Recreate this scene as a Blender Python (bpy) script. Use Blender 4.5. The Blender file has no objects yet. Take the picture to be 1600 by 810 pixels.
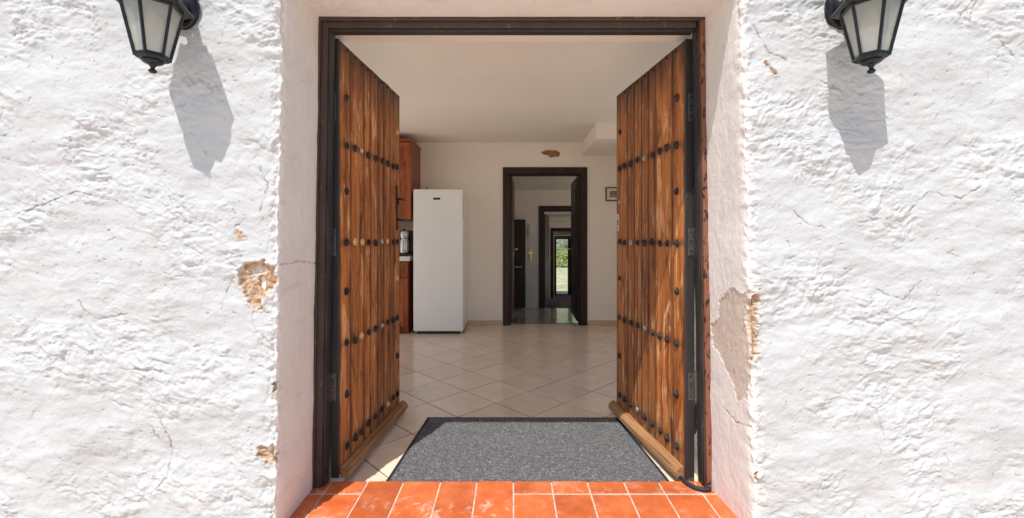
import bpy, bmesh, math, random
import numpy as np
from mathutils import Vector, Matrix, Quaternion
random.seed(7)
R = math.radians
scene = bpy.context.scene
COL = scene.collection

# ------------------------------------------------------------------ camera
F = 683.0                      # focal length in pixels of the 1600 px wide photograph
VX, VY = 800.0, 372.0          # vanishing point (level camera, shifted lens)
CAMZ = 1.2
cam_d = bpy.data.cameras.new("camera")
cam = bpy.data.objects.new("camera", cam_d)
COL.objects.link(cam)
cam.location = (0, 0, CAMZ)
cam.rotation_euler = (R(90), 0, 0)
cam_d.sensor_width = 36.0
cam_d.lens = F / 1600.0 * 36.0
cam_d.shift_y = -(405.0 - VY) / 1600.0
cam_d.clip_start = 0.05
cam_d.clip_end = 3000
scene.camera = cam

# ------------------------------------------------------------------ sky and sun
SUN = Vector((0.43, 1.0, -2.0)).normalized()      # direction of travel of the light
world = bpy.data.worlds.new("World")
scene.world = world
world.use_nodes = True
wn = world.node_tree
bg = wn.nodes["Background"]
sky = wn.nodes.new("ShaderNodeTexSky")
sky.sky_type = 'NISHITA'
sky.sun_disc = False
sky.sun_elevation = math.asin(-SUN.z)
sky.sun_rotation = math.atan2(-SUN.x, -SUN.y)
sky.air_density = 1.0
sky.dust_density = 1.2
wn.links.new(sky.outputs[0], bg.inputs[0])
bg.inputs[1].default_value = 0.105
sun_d = bpy.data.lights.new("sun", 'SUN')
sun_d.energy = 3.2
sun_d.angle = R(0.5)
sun_d.color = (1.0, 0.975, 0.94)
sun = bpy.data.objects.new("sun", sun_d)
COL.objects.link(sun)
sun.rotation_euler = SUN.to_track_quat('-Z', 'Y').to_euler()
sun.location = (-3, -6, 12)
scene.view_settings.view_transform = 'Standard'
scene.view_settings.look = 'None'
scene.view_settings.gamma = 1.0
scene.view_settings.exposure = 0.62
try:
    scene.cycles.use_denoising = True
    scene.cycles.max_bounces = 12
    scene.cycles.diffuse_bounces = 8
    scene.cycles.sample_clamp_indirect = 8
except Exception:
    pass

# ------------------------------------------------------------------ helpers
def tag(o, label=None, cat=None, group=None, kind=None):
    if label: o['label'] = label
    if cat: o['category'] = cat
    if group: o['group'] = group
    if kind: o['kind'] = kind
    return o

def thing(name, label, cat, loc=(0, 0, 0), rz=0, group=None):
    o = bpy.data.objects.new(name, None)
    COL.objects.link(o)
    o.empty_display_size = 0.1
    o.location = loc
    o.rotation_euler = (0, 0, rz)
    return tag(o, label, cat, group)

def mesh_of(bm, name, m, smooth=False):
    me = bpy.data.meshes.new(name)
    bm.normal_update()
    bm.to_mesh(me)
    bm.free()
    me.materials.append(m)
    if smooth:
        me.polygons.foreach_set('use_smooth', [True] * len(me.polygons))
    return me

def link(name, me, parent=None, loc=None, rot=None):
    o = bpy.data.objects.new(name, me)
    COL.objects.link(o)
    if parent: o.parent = parent
    if loc: o.location = loc
    if rot: o.rotation_euler = rot
    return o

def obj(name, bm, m, parent=None, smooth=False, loc=None, rot=None):
    return link(name, mesh_of(bm, name, m, smooth), parent, loc, rot)

def structure(o):
    o['kind'] = 'structure'
    return o

def bx(bm, x0, x1, y0, y1, z0, z1, bev=0.0, seg=1):
    r = bmesh.ops.create_cube(bm, size=1.0)
    vs = r['verts']
    for v in vs:
        v.co = Vector(((x0 + x1) / 2 + v.co.x * (x1 - x0), (y0 + y1) / 2 + v.co.y * (y1 - y0), (z0 + z1) / 2 + v.co.z * (z1 - z0)))
    if bev > 0:
        es = list({e for v in vs for e in v.link_edges})
        bmesh.ops.bevel(bm, geom=es, offset=bev, segments=seg, affect='EDGES', profile=0.5)
    return bm

def box(x0, x1, y0, y1, z0, z1, bev=0.0, seg=1):
    return bx(bmesh.new(), x0, x1, y0, y1, z0, z1, bev, seg)

def ring(x0, x1, z0, z1, w, y0, y1):
    bm = bmesh.new()
    def loop(a, b, c, d, y): return [bm.verts.new(p) for p in ((a, y, c), (b, y, c), (b, y, d), (a, y, d))]
    L = [loop(x0, x1, z0, z1, y0), loop(x0 + w, x1 - w, z0 + w, z1 - w, y0), loop(x0 + w, x1 - w, z0 + w, z1 - w, y1), loop(x0, x1, z0, z1, y1)]
    for k in range(4):
        a, b = L[k], L[(k + 1) % 4]
        for i in range(4):
            j = (i + 1) % 4
            bm.faces.new((a[i], a[j], b[j], b[i]))
    bmesh.ops.recalc_face_normals(bm, faces=bm.faces[:])
    bmesh.ops.bevel(bm, geom=bm.edges[:], offset=min(w, abs(y1 - y0)) * 0.15, segments=1, affect='EDGES')
    return bm

def lathe(bm, prof, n=24, axis='Z', c=(0, 0, 0), a0=0.0, flat=False):
    rings = []
    for (r, h) in prof:
        ring = []
        for i in range(n):
            a = a0 + 2 * math.pi * i / n
            x, y = r * math.cos(a), r * math.sin(a)
            if axis == 'Z': p = (c[0] + x, c[1] + y, c[2] + h)
            elif axis == 'Y': p = (c[0] + x, c[1] + h, c[2] + y)
            else: p = (c[0] + h, c[1] + x, c[2] + y)
            ring.append(bm.verts.new(p))
        rings.append(ring)
    for a, b in zip(rings, rings[1:]):
        for i in range(n):
            j = (i + 1) % n
            bm.faces.new((a[i], a[j], b[j], b[i]))
    bm.faces.new(list(reversed(rings[0])))
    bm.faces.new(rings[-1])
    bmesh.ops.recalc_face_normals(bm, faces=bm.faces[:])
    return bm

def tube(bm, pts, r, n=10):
    pts = [Vector(p) for p in pts]
    rad = r if isinstance(r, (list, tuple)) else [r] * len(pts)
    rings = []
    up = Vector((0, 0, 1))
    for i, p in enumerate(pts):
        d = (pts[min(i + 1, len(pts) - 1)] - pts[max(i - 1, 0)]).normalized()
        u = d.cross(up)
        if u.length < 1e-3: u = d.cross(Vector((1, 0, 0)))
        u.normalize()
        w = u.cross(d).normalized()
        rings.append([bm.verts.new(p + (u * math.cos(2 * math.pi * k / n) + w * math.sin(2 * math.pi * k / n)) * rad[i]) for k in range(n)])
    for a, b in zip(rings, rings[1:]):
        for k in range(n):
            j = (k + 1) % n
            bm.faces.new((a[k], a[j], b[j], b[k]))
    bm.faces.new(list(reversed(rings[0])))
    bm.faces.new(rings[-1])
    bmesh.ops.recalc_face_normals(bm, faces=bm.faces[:])
    return bm

def quad(bm, pts):
    return bm.faces.new([bm.verts.new(p) for p in pts])

# ---- numpy gradient noise
_rng = np.random.RandomState(11)
_perm = _rng.permutation(4096)
_gx = np.cos(_rng.rand(4096) * 2 * np.pi)
_gy = np.sin(np.arccos(np.clip(_gx, -1, 1))) * np.where(_rng.rand(4096) > .5, 1, -1)

def pn(x, y, seed=0):
    xi = np.floor(x).astype(np.int64); yi = np.floor(y).astype(np.int64)
    xf = x - xi; yf = y - yi
    u = xf * xf * xf * (xf * (xf * 6 - 15) + 10); v = yf * yf * yf * (yf * (yf * 6 - 15) + 10)
    def g(a, b, dx, dy):
        h = _perm[(_perm[(a + seed * 131) & 4095] + b) & 4095]
        return _gx[h] * dx + _gy[h] * dy
    n00 = g(xi, yi, xf, yf); n10 = g(xi + 1, yi, xf - 1, yf)
    n01 = g(xi, yi + 1, xf, yf - 1); n11 = g(xi + 1, yi + 1, xf - 1, yf - 1)
    return ((n00 * (1 - u) + n10 * u) * (1 - v) + (n01 * (1 - u) + n11 * u) * v) * 1.5

def fbm(x, y, o=4, seed=0, gain=0.5):
    s = 0; a = 1.0; f = 1.0
    for k in range(o):
        s = s + a * pn(x * f + k * 17.3, y * f - k * 9.1, seed + k)
        a *= gain; f *= 2.03
    return s

def sstep(a, b, x):
    t = np.clip((x - a) / (b - a), 0, 1)
    return t * t * (3 - 2 * t)

def polydist(px, py, poly):
    """signed distance to a polygon, negative inside"""
    d = np.full(px.shape, 1e9); ins = np.zeros(px.shape, bool)
    n = len(poly)
    for i in range(n):
        x0, y0 = poly[i]; x1, y1 = poly[(i + 1) % n]
        ex, ey = x1 - x0, y1 - y0
        t = np.clip(((px - x0) * ex + (py - y0) * ey) / (ex * ex + ey * ey + 1e-12), 0, 1)
        d = np.minimum(d, np.hypot(px - x0 - t * ex, py - y0 - t * ey))
        c = ((y0 > py) != (y1 > py))
        if abs(ey) > 1e-9:
            ins ^= c & (px < (x1 - x0) * (py - y0) / ey + x0)
    return np.where(ins, -d, d)

def linedist(px, py, pts):
    d = np.full(px.shape, 1e9)
    for (x0, y0), (x1, y1) in zip(pts, pts[1:]):
        ex, ey = x1 - x0, y1 - y0
        t = np.clip(((px - x0) * ex + (py - y0) * ey) / (ex * ex + ey * ey + 1e-12), 0, 1)
        d = np.minimum(d, np.hypot(px - x0 - t * ex, py - y0 - t * ey))
    return d

def grid_mesh(name, P, m, attrs=None, smooth=True):
    """P: (rows, cols, 3) array -> mesh"""
    nr, nc = P.shape[:2]
    me = bpy.data.meshes.new(name)
    me.vertices.add(nr * nc)
    me.vertices.foreach_set('co', P.reshape(-1).astype(np.float32))
    idx = np.arange(nr * nc).reshape(nr, nc)
    q = np.stack([idx[:-1, :-1], idx[:-1, 1:], idx[1:, 1:], idx[1:, :-1]], -1).reshape(-1, 4)
    me.loops.add(q.size)
    me.loops.foreach_set('vertex_index', q.reshape(-1).astype(np.int32))
    me.polygons.add(len(q))
    me.polygons.foreach_set('loop_start', (np.arange(len(q)) * 4).astype(np.int32))
    me.polygons.foreach_set('loop_total', np.full(len(q), 4, np.int32))
    me.update(calc_edges=True)
    me.polygons.foreach_set('use_smooth', np.full(len(q), smooth))
    for k, a in (attrs or {}).items():
        at = me.attributes.new(k, 'FLOAT', 'POINT')
        at.data.foreach_set('value', a.reshape(-1).astype(np.float32))
    me.materials.append(m)
    return me

# ------------------------------------------------------------------ materials
class NT:
    def __init__(s, name):
        s.m = bpy.data.materials.new(name); s.m.use_nodes = True
        s.t = s.m.node_tree; s.b = s.t.nodes['Principled BSDF']
    def n(s, typ, **kw):
        nd = s.t.nodes.new(typ)
        for k, v in kw.items():
            if k.startswith('i_'):
                key = k[2:]
                nd.inputs[int(key) if key.isdigit() else key.replace('_', ' ')].default_value = v
            else: setattr(nd, k, v)
        return nd
    def l(s, a, b): s.t.links.new(a, b)
    def set(s, rough=0.7, color=None, metal=0.0, spec=0.5):
        s.b.inputs['Roughness'].default_value = rough
        s.b.inputs['Metallic'].default_value = metal
        s.b.inputs['Specular IOR Level'].default_value = spec
        if color: s.b.inputs['Base Color'].default_value = (*color, 1)
    def coords(s, scale=(1, 1, 1), kind='Object', rand=0.0):
        tc = s.n('ShaderNodeTexCoord'); mp = s.n('ShaderNodeMapping')
        mp.inputs['Scale'].default_value = scale
        src = tc.outputs[kind]
        if rand:
            oi = s.n('ShaderNodeObjectInfo')
            mu = s.n('ShaderNodeMath', operation='MULTIPLY'); s.l(oi.outputs['Random'], mu.inputs[0]); mu.inputs[1].default_value = rand
            va = s.n('ShaderNodeVectorMath', operation='ADD'); s.l(src, va.inputs[0]); s.l(mu.outputs[0], va.inputs[1])
            src = va.outputs[0]
        s.l(src, mp.inputs['Vector'])
        return mp.outputs[0]
    def noise(s, vec, scale, detail=4, rough=0.5, dist=0.0):
        nd = s.n('ShaderNodeTexNoise'); nd.inputs['Scale'].default_value = scale
        nd.inputs['Detail'].default_value = detail; nd.inputs['Roughness'].default_value = rough
        nd.inputs['Distortion'].default_value = dist
        s.l(vec, nd.inputs['Vector'])
        return nd.outputs['Fac']
    def ramp(s, fac, stops, interp='LINEAR'):
        nd = s.n('ShaderNodeValToRGB'); cr = nd.color_ramp; cr.interpolation = interp
        while len(cr.elements) < len(stops): cr.elements.new(0.5)
        for e, (p, c) in zip(cr.elements, stops):
            e.position = p; e.color = (*c, 1) if not isinstance(c, (int, float)) else (c, c, c, 1)
        s.l(fac, nd.inputs[0])
        return nd.outputs[0]
    def mix(s, fac, a, b, mode='MIX'):
        nd = s.n('ShaderNodeMix', data_type='RGBA', blend_type=mode)
        for sock, v in ((nd.inputs[0], fac), (nd.inputs[6], a), (nd.inputs[7], b)):
            if hasattr(v, 'is_linked'): s.l(v, sock)
            elif isinstance(v, (int, float)): sock.default_value = v
            else: sock.default_value = (*v, 1)
        return nd.outputs[2]
    def math(s, op, a, b=0.0):
        nd = s.n('ShaderNodeMath', operation=op)
        for sock, v in ((nd.inputs[0], a), (nd.inputs[1], b)):
            if hasattr(v, 'is_linked'): s.l(v, sock)
            else: sock.default_value = v
        return nd.outputs[0]
    def attr(s, name):
        nd = s.n('ShaderNodeAttribute'); nd.attribute_name = name
        return nd.outputs['Fac']
    def bump(s, h, strength=0.5, dist=0.01):
        nd = s.n('ShaderNodeBump'); nd.inputs['Strength'].default_value = strength; nd.inputs['Distance'].default_value = dist
        s.l(h, nd.inputs['Height']); s.l(nd.outputs[0], s.b.inputs['Normal'])
    def color(s, c): s.l(c, s.b.inputs['Base Color'])

def m_stucco():
    t = NT('white_stucco'); t.set(0.85, spec=0.25)
    v = t.coords()
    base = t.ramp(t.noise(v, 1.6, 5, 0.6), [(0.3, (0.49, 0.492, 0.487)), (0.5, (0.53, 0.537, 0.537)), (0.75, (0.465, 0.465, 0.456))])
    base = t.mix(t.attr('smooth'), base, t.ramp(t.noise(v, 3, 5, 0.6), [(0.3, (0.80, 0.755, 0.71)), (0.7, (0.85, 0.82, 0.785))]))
    bl = t.ramp(t.noise(t.coords((1, 1, 1.9)), 4.5, 7, 0.7, 0.8), [(0.56, 0.0), (0.74, 0.55)])
    base = t.mix(bl, base, (0.56, 0.49, 0.44))
    st = t.ramp(t.noise(v, 7.0, 6, 0.65, 0.6), [(0.62, 0.0), (0.80, 1.0)])
    base = t.mix(t.math('MULTIPLY', st, 0.35), base, (0.60, 0.50, 0.43))
    # undercoat where the paint peeled
    uc = t.ramp(t.noise(v, 28, 5, 0.6), [(0.3, (0.56, 0.46, 0.38)), (0.55, (0.66, 0.575, 0.50)), (0.74, (0.46, 0.34, 0.25))])
    base = t.mix(t.attr('peel'), base, uc)
    ch = t.ramp(t.noise(v, 34, 8, 0.72), [(0.30, (0.14, 0.075, 0.042)), (0.44, (0.40, 0.245, 0.15)), (0.60, (0.58, 0.42, 0.29)), (0.76, (0.28, 0.155, 0.09))])
    base = t.mix(t.attr('chip'), base, ch)
    base = t.mix(t.attr('crack'), base, (0.20, 0.15, 0.12))
    t.color(base)
    h = t.math('ADD', t.noise(v, 90, 5, 0.6), t.math('MULTIPLY', t.noise(v, 320, 3, 0.6), 0.35))
    t.bump(h, 0.28, 0.006)
    return t.m

def m_plain(name, col, rough=0.6, metal=0.0, spec=0.5, var=0.08, scale=6, bump=0.0, bscale=60, rand=0.0):
    t = NT(name); t.set(rough, metal=metal, spec=spec)
    v = t.coords(rand=rand)
    a = tuple(c * (1 - var) for c in col); b = tuple(min(1, c * (1 + var)) for c in col)
    t.color(t.ramp(t.noise(v, scale, 5, 0.6), [(0.3, a), (0.7, b)]))
    if bump: t.bump(t.noise(v, bscale, 4, 0.6), bump, 0.004)
    return t.m

def m_wood(name, dark, mid, light, worn, rough=0.5, rand=9.0, gs=1.0, wornamt=1.0):
    t = NT(name); t.set(rough, spec=0.35)
    v = t.coords((11 * gs, 11 * gs, 0.75 * gs), rand=rand)
    v2 = t.coords((75 * gs, 75 * gs, 1.3 * gs), rand=rand)
    v3 = t.coords((8, 8, 1.7), rand=rand)
    g = t.noise(v, 1.6, 7, 0.66, 0.7)
    f = t.noise(v2, 1.4, 5, 0.7, 0.3)
    gg = t.math('ADD', t.math('MULTIPLY', g, 0.65), t.math('MULTIPLY', f, 0.35))
    c = t.ramp(gg, [(0.33, dark), (0.45, mid), (0.56, light), (0.68, mid)])
    wm = t.ramp(t.math('ADD', t.math('MULTIPLY', t.noise(v3, 1.8, 6, 0.7, 1.1), 0.7), t.math('MULTIPLY', f, 0.3)), [(0.52, 0.0), (0.60, 0.8 * wornamt)])
    c = t.mix(wm, c, worn)
    dk = t.ramp(t.noise(t.coords((10, 10, 1.9), rand=rand * 1.7), 1.5, 6, 0.68, 0.9), [(0.34, 0.8), (0.47, 0.0)])
    c = t.mix(dk, c, tuple(x * 0.45 for x in dark))
    oi = t.n('ShaderNodeObjectInfo')
    hs = t.n('ShaderNodeHueSaturation'); t.l(t.math('ADD', t.math('MULTIPLY', oi.outputs['Random'], 0.55), 0.76), hs.inputs['Value'])
    t.l(c, hs.inputs['Color'])
    out = hs.outputs[0]
    t.t.nodes.active = hs
    return t, out, f, gg

def m_door_wood():
    t, c, f, gg = m_wood('weathered_door_wood', (0.10, 0.028, 0.008), (0.32, 0.094, 0.021), (0.54, 0.195, 0.045), (0.76, 0.43, 0.19))
    # stain along the top edge and grime near the foot, in door coordinates
    tc = t.n('ShaderNodeTexCoord'); sx = t.n('ShaderNodeSeparateXYZ'); t.l(tc.outputs['Object'], sx.inputs[0])
    z = t.math('ADD', sx.outputs['Z'], t.math('MULTIPLY', t.noise(t.coords((9, 9, 5)), 1.5, 4, 0.6), 0.09))
    gx = t.n('ShaderNodeSeparateXYZ'); t.l(tc.outputs['Generated'], gx.inputs[0])
    ed = t.math('MULTIPLY', t.math('ABSOLUTE', t.math('SUBTRACT', gx.outputs['X'], 0.5)), 2.0)
    ed = t.math('ADD', ed, t.math('MULTIPLY', t.noise(t.coords((20, 20, 2.5)), 1.5, 5, 0.65), 0.7))
    edm = t.n('ShaderNodeMapRange'); t.l(ed, edm.inputs[0]); edm.inputs[1].default_value = 1.08; edm.inputs[2].default_value = 1.36
    c = t.mix(t.math('MULTIPLY', edm.outputs[0], 0.75), c, (0.045, 0.017, 0.008))
    # rusty dirt rings round the rows of studs
    for zz in (1.680, 1.174, 0.656, 0.130):
        dzv = t.math('ABSOLUTE', t.math('SUBTRACT', sx.outputs['Z'], zz))
        dd = t.math('ADD', dzv, t.math('MULTIPLY', t.noise(t.coords((14, 14, 9)), 2.2, 5, 0.65), 0.12))
        mm = t.n('ShaderNodeMapRange'); t.l(dd, mm.inputs[0]); mm.inputs[1].default_value = 0.095; mm.inputs[2].default_value = 0.05
        c = t.mix(t.math('MULTIPLY', mm.outputs[0], 0.7), c, (0.06, 0.026, 0.014))
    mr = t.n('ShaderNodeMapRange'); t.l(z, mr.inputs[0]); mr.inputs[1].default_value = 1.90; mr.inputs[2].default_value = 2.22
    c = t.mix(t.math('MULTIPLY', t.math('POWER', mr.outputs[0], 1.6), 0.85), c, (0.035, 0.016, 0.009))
    mr2 = t.n('ShaderNodeMapRange'); t.l(z, mr2.inputs[0]); mr2.inputs[1].default_value = 0.30; mr2.inputs[2].default_value = 0.06
    c = t.mix(t.math('MULTIPLY', mr2.outputs[0], 0.45), c, (0.10, 0.05, 0.028))
    t.color(c)
    t.bump(t.math('ADD', gg, f), 0.5, 0.004)
    return t.m

def m_simple_wood(name, dark, mid, light, worn, rough=0.5, wa=0.3, gs=1.0):
    t, c, f, gg = m_wood(name, dark, mid, light, worn, rough, wornamt=wa, gs=gs)
    t.color(c); t.bump(f, 0.25, 0.002)
    return t.m

def m_terracotta():
    t = NT('terracotta'); t.set(0.5, spec=0.3)
    v = t.coords(rand=7.0)
    base = t.ramp(t.noise(v, 9, 5, 0.6), [(0.3, (0.46, 0.095, 0.028)), (0.55, (0.58, 0.140, 0.042)), (0.75, (0.66, 0.20, 0.075))])
    lime = t.ramp(t.noise(v, 13, 8, 0.74, 0.9), [(0.52, 0.0), (0.66, 0.8)])
    area = t.ramp(t.noise(t.coords(), 3.1, 3, 0.5), [(0.45, 0.15), (0.60, 1.0)])
    lime = t.math('MULTIPLY', lime, area)
    sp = t.ramp(t.noise(v, 90, 3, 0.6), [(0.66, 0.0), (0.74, 0.6)])
    base = t.mix(sp, base, (0.16, 0.05, 0.025))
    base = t.mix(lime, base, (0.76, 0.52, 0.42))
    oi = t.n('ShaderNodeObjectInfo'); hs = t.n('ShaderNodeHueSaturation')
    t.l(t.math('ADD', t.math('MULTIPLY', oi.outputs['Random'], 0.36), 0.80), hs.inputs['Value']); t.l(base, hs.inputs['Color'])
    t.color(hs.outputs[0])
    t.bump(t.noise(v, 70, 4, 0.6), 0.12, 0.004)
    return t.m

def m_floor_tile(name, a, b, rough=0.24):
    t = NT(name); t.set(rough, spec=0.7)
    v = t.coords(rand=5.0)
    c = t.ramp(t.noise(v, 7, 6, 0.62), [(0.3, a), (0.7, b)])
    oi = t.n('ShaderNodeObjectInfo'); hs = t.n('ShaderNodeHueSaturation')
    t.l(t.math('ADD', t.math('MULTIPLY', oi.outputs['Random'], 0.12), 0.94), hs.inputs['Value']); t.l(c, hs.inputs['Color'])
    t.color(hs.outputs[0])
    t.l(t.math('ADD', t.math('MULTIPLY', t.noise(v, 14, 3), 0.12), rough - 0.05), t.b.inputs['Roughness'])
    t.bump(t.noise(v, 12, 4, 0.5), 0.05, 0.004)
    return t.m

def m_carpet():
    t = NT('mat_pile'); t.set(0.95, spec=0.1)
    v = t.coords()
    n1 = t.noise(v, 32, 2, 0.45, 2.2)
    band = t.math('ABSOLUTE', t.math('SUBTRACT', t.math('FRACT', t.math('MULTIPLY', n1, 7.0)), 0.5))
    line = t.math('MULTIPLY', t.ramp(band, [(0.0, 1.0), (0.20, 0.0)]), t.ramp(t.noise(v, 60, 2, 0.5), [(0.42, 0.0), (0.52, 1.0)]))
    c = t.ramp(t.noise(v, 150, 3, 0.7), [(0.35, (0.045, 0.045, 0.047)), (0.65, (0.165, 0.165, 0.168))])
    c = t.mix(t.math('MULTIPLY', line, 0.9), c, (0.56, 0.56, 0.56))
    t.color(c)
    t.bump(t.math('ADD', line, t.noise(v, 260, 2, 0.6)), 0.7, 0.004)
    return t.m

def m_paint_chipped(name, base, under, amount=0.62, rough=0.45):
    t = NT(name); t.set(rough, spec=0.45)
    v = t.coords((1, 1, 0.5))
    k = t.ramp(t.noise(v, 38, 6, 0.65, 0.4), [(amount, 0.0), (amount + 0.03, 1.0)])
    c = t.mix(t.noise(v, 12, 4), base, tuple(x * 1.9 + 0.004 for x in base))
    c = t.mix(k, c, under)
    t.color(c)
    t.bump(t.noise(t.coords((60, 60, 2)), 1.5, 4, 0.6), 0.25, 0.002)
    return t.m

def m_iron():
    t = NT('black_iron'); t.set(0.45, spec=0.5, metal=0.55)
    v = t.coords(rand=3.0)
    c = t.ramp(t.noise(v, 40, 5, 0.6), [(0.35, (0.022, 0.021, 0.021)), (0.62, (0.05, 0.045, 0.042)), (0.78, (0.13, 0.065, 0.035))])
    t.color(c); t.bump(t.noise(v, 120, 3), 0.4, 0.002)
    return t.m

def m_glass(name='clear_glass', gl=0.07, tint=(0.97, 0.98, 0.97)):
    t = NT(name); t.t.nodes.remove(t.b)
    tr = t.n('ShaderNodeBsdfTransparent'); tr.inputs[0].default_value = (*tint, 1)
    g = t.n('ShaderNodeBsdfGlossy'); g.inputs['Roughness'].default_value = 0.02
    mx = t.n('ShaderNodeMixShader'); mx.inputs[0].default_value = gl
    t.l(tr.outputs[0], mx.inputs[1]); t.l(g.outputs[0], mx.inputs[2])
    t.l(mx.outputs[0], t.t.nodes['Material Output'].inputs[0])
    return t.m

def m_frost():
    t = NT('frosted_glass'); t.t.nodes.remove(t.b)
    v = t.coords()
    tl = t.n('ShaderNodeBsdfTranslucent'); tl.inputs[0].default_value = (0.82, 0.83, 0.78, 1)
    df = t.n('ShaderNodeBsdfDiffuse'); df.inputs[0].default_value = (0.60, 0.62, 0.58, 1)
    gl = t.n('ShaderNodeBsdfGlossy'); gl.inputs['Roughness'].default_value = 0.15
    bp = t.n('ShaderNodeBump'); bp.inputs['Strength'].default_value = 0.5; bp.inputs['Distance'].default_value = 0.004
    t.l(t.noise(t.coords((1, 1, .35)), 45, 3), bp.inputs['Height'])
    t.l(bp.outputs[0], gl.inputs['Normal'])
    tr = t.n('ShaderNodeBsdfTransparent')
    a = t.n('ShaderNodeMixShader'); a.inputs[0].default_value = 0.45; t.l(tl.outputs[0], a.inputs[1]); t.l(df.outputs[0], a.inputs[2])
    b = t.n('ShaderNodeMixShader'); b.inputs[0].default_value = 0.10; t.l(a.outputs[0], b.inputs[1]); t.l(gl.outputs[0], b.inputs[2])
    c = t.n('ShaderNodeMixShader'); c.inputs[0].default_value = 0.48; t.l(b.outputs[0], c.inputs[1]); t.l(tr.outputs[0], c.inputs[2])
    t.l(c.outputs[0], t.t.nodes['Material Output'].inputs[0])
    return t.m

M = dict(
    stucco=m_stucco(),
    door=m_door_wood(),
    bar=m_simple_wood('weather_bar_wood', (0.20, 0.10, 0.045), (0.40, 0.22, 0.10), (0.56, 0.34, 0.17), (0.62, 0.42, 0.24), 0.6, 0.5),
    terracotta=m_terracotta(),
    grout_w=m_plain('pale_grout', (0.56, 0.42, 0.34), 0.9, var=0.3, scale=22),
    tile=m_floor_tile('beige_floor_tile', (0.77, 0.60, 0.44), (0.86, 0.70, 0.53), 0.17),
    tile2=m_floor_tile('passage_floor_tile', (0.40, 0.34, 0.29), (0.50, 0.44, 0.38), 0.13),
    grout_b=m_plain('brown_grout', (0.13, 0.075, 0.045), 0.9, var=0.15, scale=30),
    wall_in=m_plain('cream_wall_paint', (0.88, 0.81, 0.72), 0.75, spec=0.25, var=0.03, scale=2.5, bump=0.10, bscale=25),
    ceil_in=m_plain('ceiling_paint', (0.88, 0.82, 0.74), 0.85, spec=0.2, var=0.03, scale=1.5, bump=0.08, bscale=15),
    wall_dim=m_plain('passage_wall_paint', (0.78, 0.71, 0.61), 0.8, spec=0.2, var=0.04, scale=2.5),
    skirt=m_plain('skirting_tile', (0.60, 0.44, 0.32), 0.35, var=0.06, scale=10),
    black=m_paint_chipped('black_chipped_paint', (0.022, 0.019, 0.018), (0.22, 0.13, 0.075), 0.66),
    redbrown=m_paint_chipped('red_brown_chipped_paint', (0.15, 0.058, 0.032), (0.022, 0.015, 0.012), 0.55),
    darkwood=m_simple_wood('dark_walnut_wood', (0.009, 0.004, 0.003), (0.018, 0.008, 0.005), (0.030, 0.013, 0.008), (0.05, 0.022, 0.012), 0.4, 0.15),
    cherry=m_simple_wood('cherry_wood', (0.13, 0.028, 0.008), (0.24, 0.055, 0.014), (0.33, 0.085, 0.022), (0.36, 0.11, 0.035), 0.38, 0.2, 0.7),
    redwood=m_simple_wood('red_brown_wood', (0.07, 0.018, 0.008), (0.14, 0.035, 0.014), (0.20, 0.055, 0.02), (0.2, 0.07, 0.03), 0.45, 0.2, 0.7),
    framebrown=m_paint_chipped('brown_black_chipped_paint', (0.040, 0.026, 0.020), (0.24, 0.13, 0.07), 0.63),
    iron=m_iron(),
    hinge=m_plain('hinge_metal', (0.15, 0.14, 0.135), 0.42, metal=0.7, var=0.45, scale=55),
    ironworn=m_plain('worn_steel', (0.42, 0.38, 0.33), 0.38, metal=0.85, var=0.35, scale=60),
    stain_stud=m_plain('bare_stud_wood', (0.66, 0.36, 0.15), 0.7, var=0.25, scale=50),
    steel=m_plain('steel', (0.62, 0.60, 0.57), 0.25, metal=1.0, var=0.08, scale=30),
    brass=m_plain('brass', (0.72, 0.52, 0.20), 0.28, metal=1.0, var=0.1, scale=30),
    lampblack=m_plain('lamp_black_metal', (0.010, 0.0105, 0.012), 0.24, metal=0.3, var=0.3, scale=25, bump=0.12, bscale=80),
    frost=m_frost(),
    bulb=m_plain('bulb_glass', (0.85, 0.74, 0.52), 0.3, var=0.03),
    glass=m_glass(),
    white=m_plain('fridge_enamel', (0.86, 0.84, 0.80), 0.22, var=0.01, scale=2),
    worktop=m_plain('white_worktop', (0.72, 0.70, 0.66), 0.35, var=0.04, scale=20),
    plastic=m_plain('black_plastic', (0.02, 0.02, 0.021), 0.35, var=0.1),
    rubber=m_plain('black_rubber', (0.018, 0.018, 0.019), 0.7, var=0.25, scale=40, bump=0.2),
    carpet=m_carpet(),
    earth=m_plain('dry_earth', (0.64, 0.56, 0.46), 0.95, var=0.22, scale=0.8, bump=0.4, bscale=8),
    patio=m_plain('patio_paving', (0.72, 0.58, 0.46), 0.7, var=0.12, scale=5),
    hill=m_plain('hill_scrub', (0.15, 0.20, 0.20), 0.95, var=0.3, scale=0.05),
    bark=m_plain('bark', (0.20, 0.15, 0.11), 0.9, var=0.25, scale=20),
    leaf=m_plain('leaf', (0.34, 0.40, 0.12), 0.6, var=0.35, scale=3),
    leafpale=m_plain('olive_leaf', (0.36, 0.40, 0.26), 0.6, var=0.3, scale=3),
    paper=m_plain('picture_mount', (0.72, 0.70, 0.64), 0.7, var=0.02),
)
def m_print():
    t = NT('faded_print'); t.set(0.5)
    c = t.ramp(t.noise(t.coords((1, 1, 2.5)), 14, 5, 0.7), [(0.35, (0.06, 0.06, 0.045)), (0.5, (0.22, 0.23, 0.16)), (0.68, (0.48, 0.45, 0.36))])
    t.color(c); return t.m
M['print'] = m_print()

# ------------------------------------------------------------------ geometry constants
YW = 1.75          # outer face of the facade
YF = 2.10          # front of the door frame
YI = 2.32          # inner face of the facade
ZT = 2.255         # soffit of the reveal
ZF = -0.03         # interior floor
YB = 6.15          # back wall of the kitchen
CE = 2.54          # kitchen ceiling
XL, XR = -1.85, 1.80  # side walls drawn in so their added openings light the kitchen more

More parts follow.
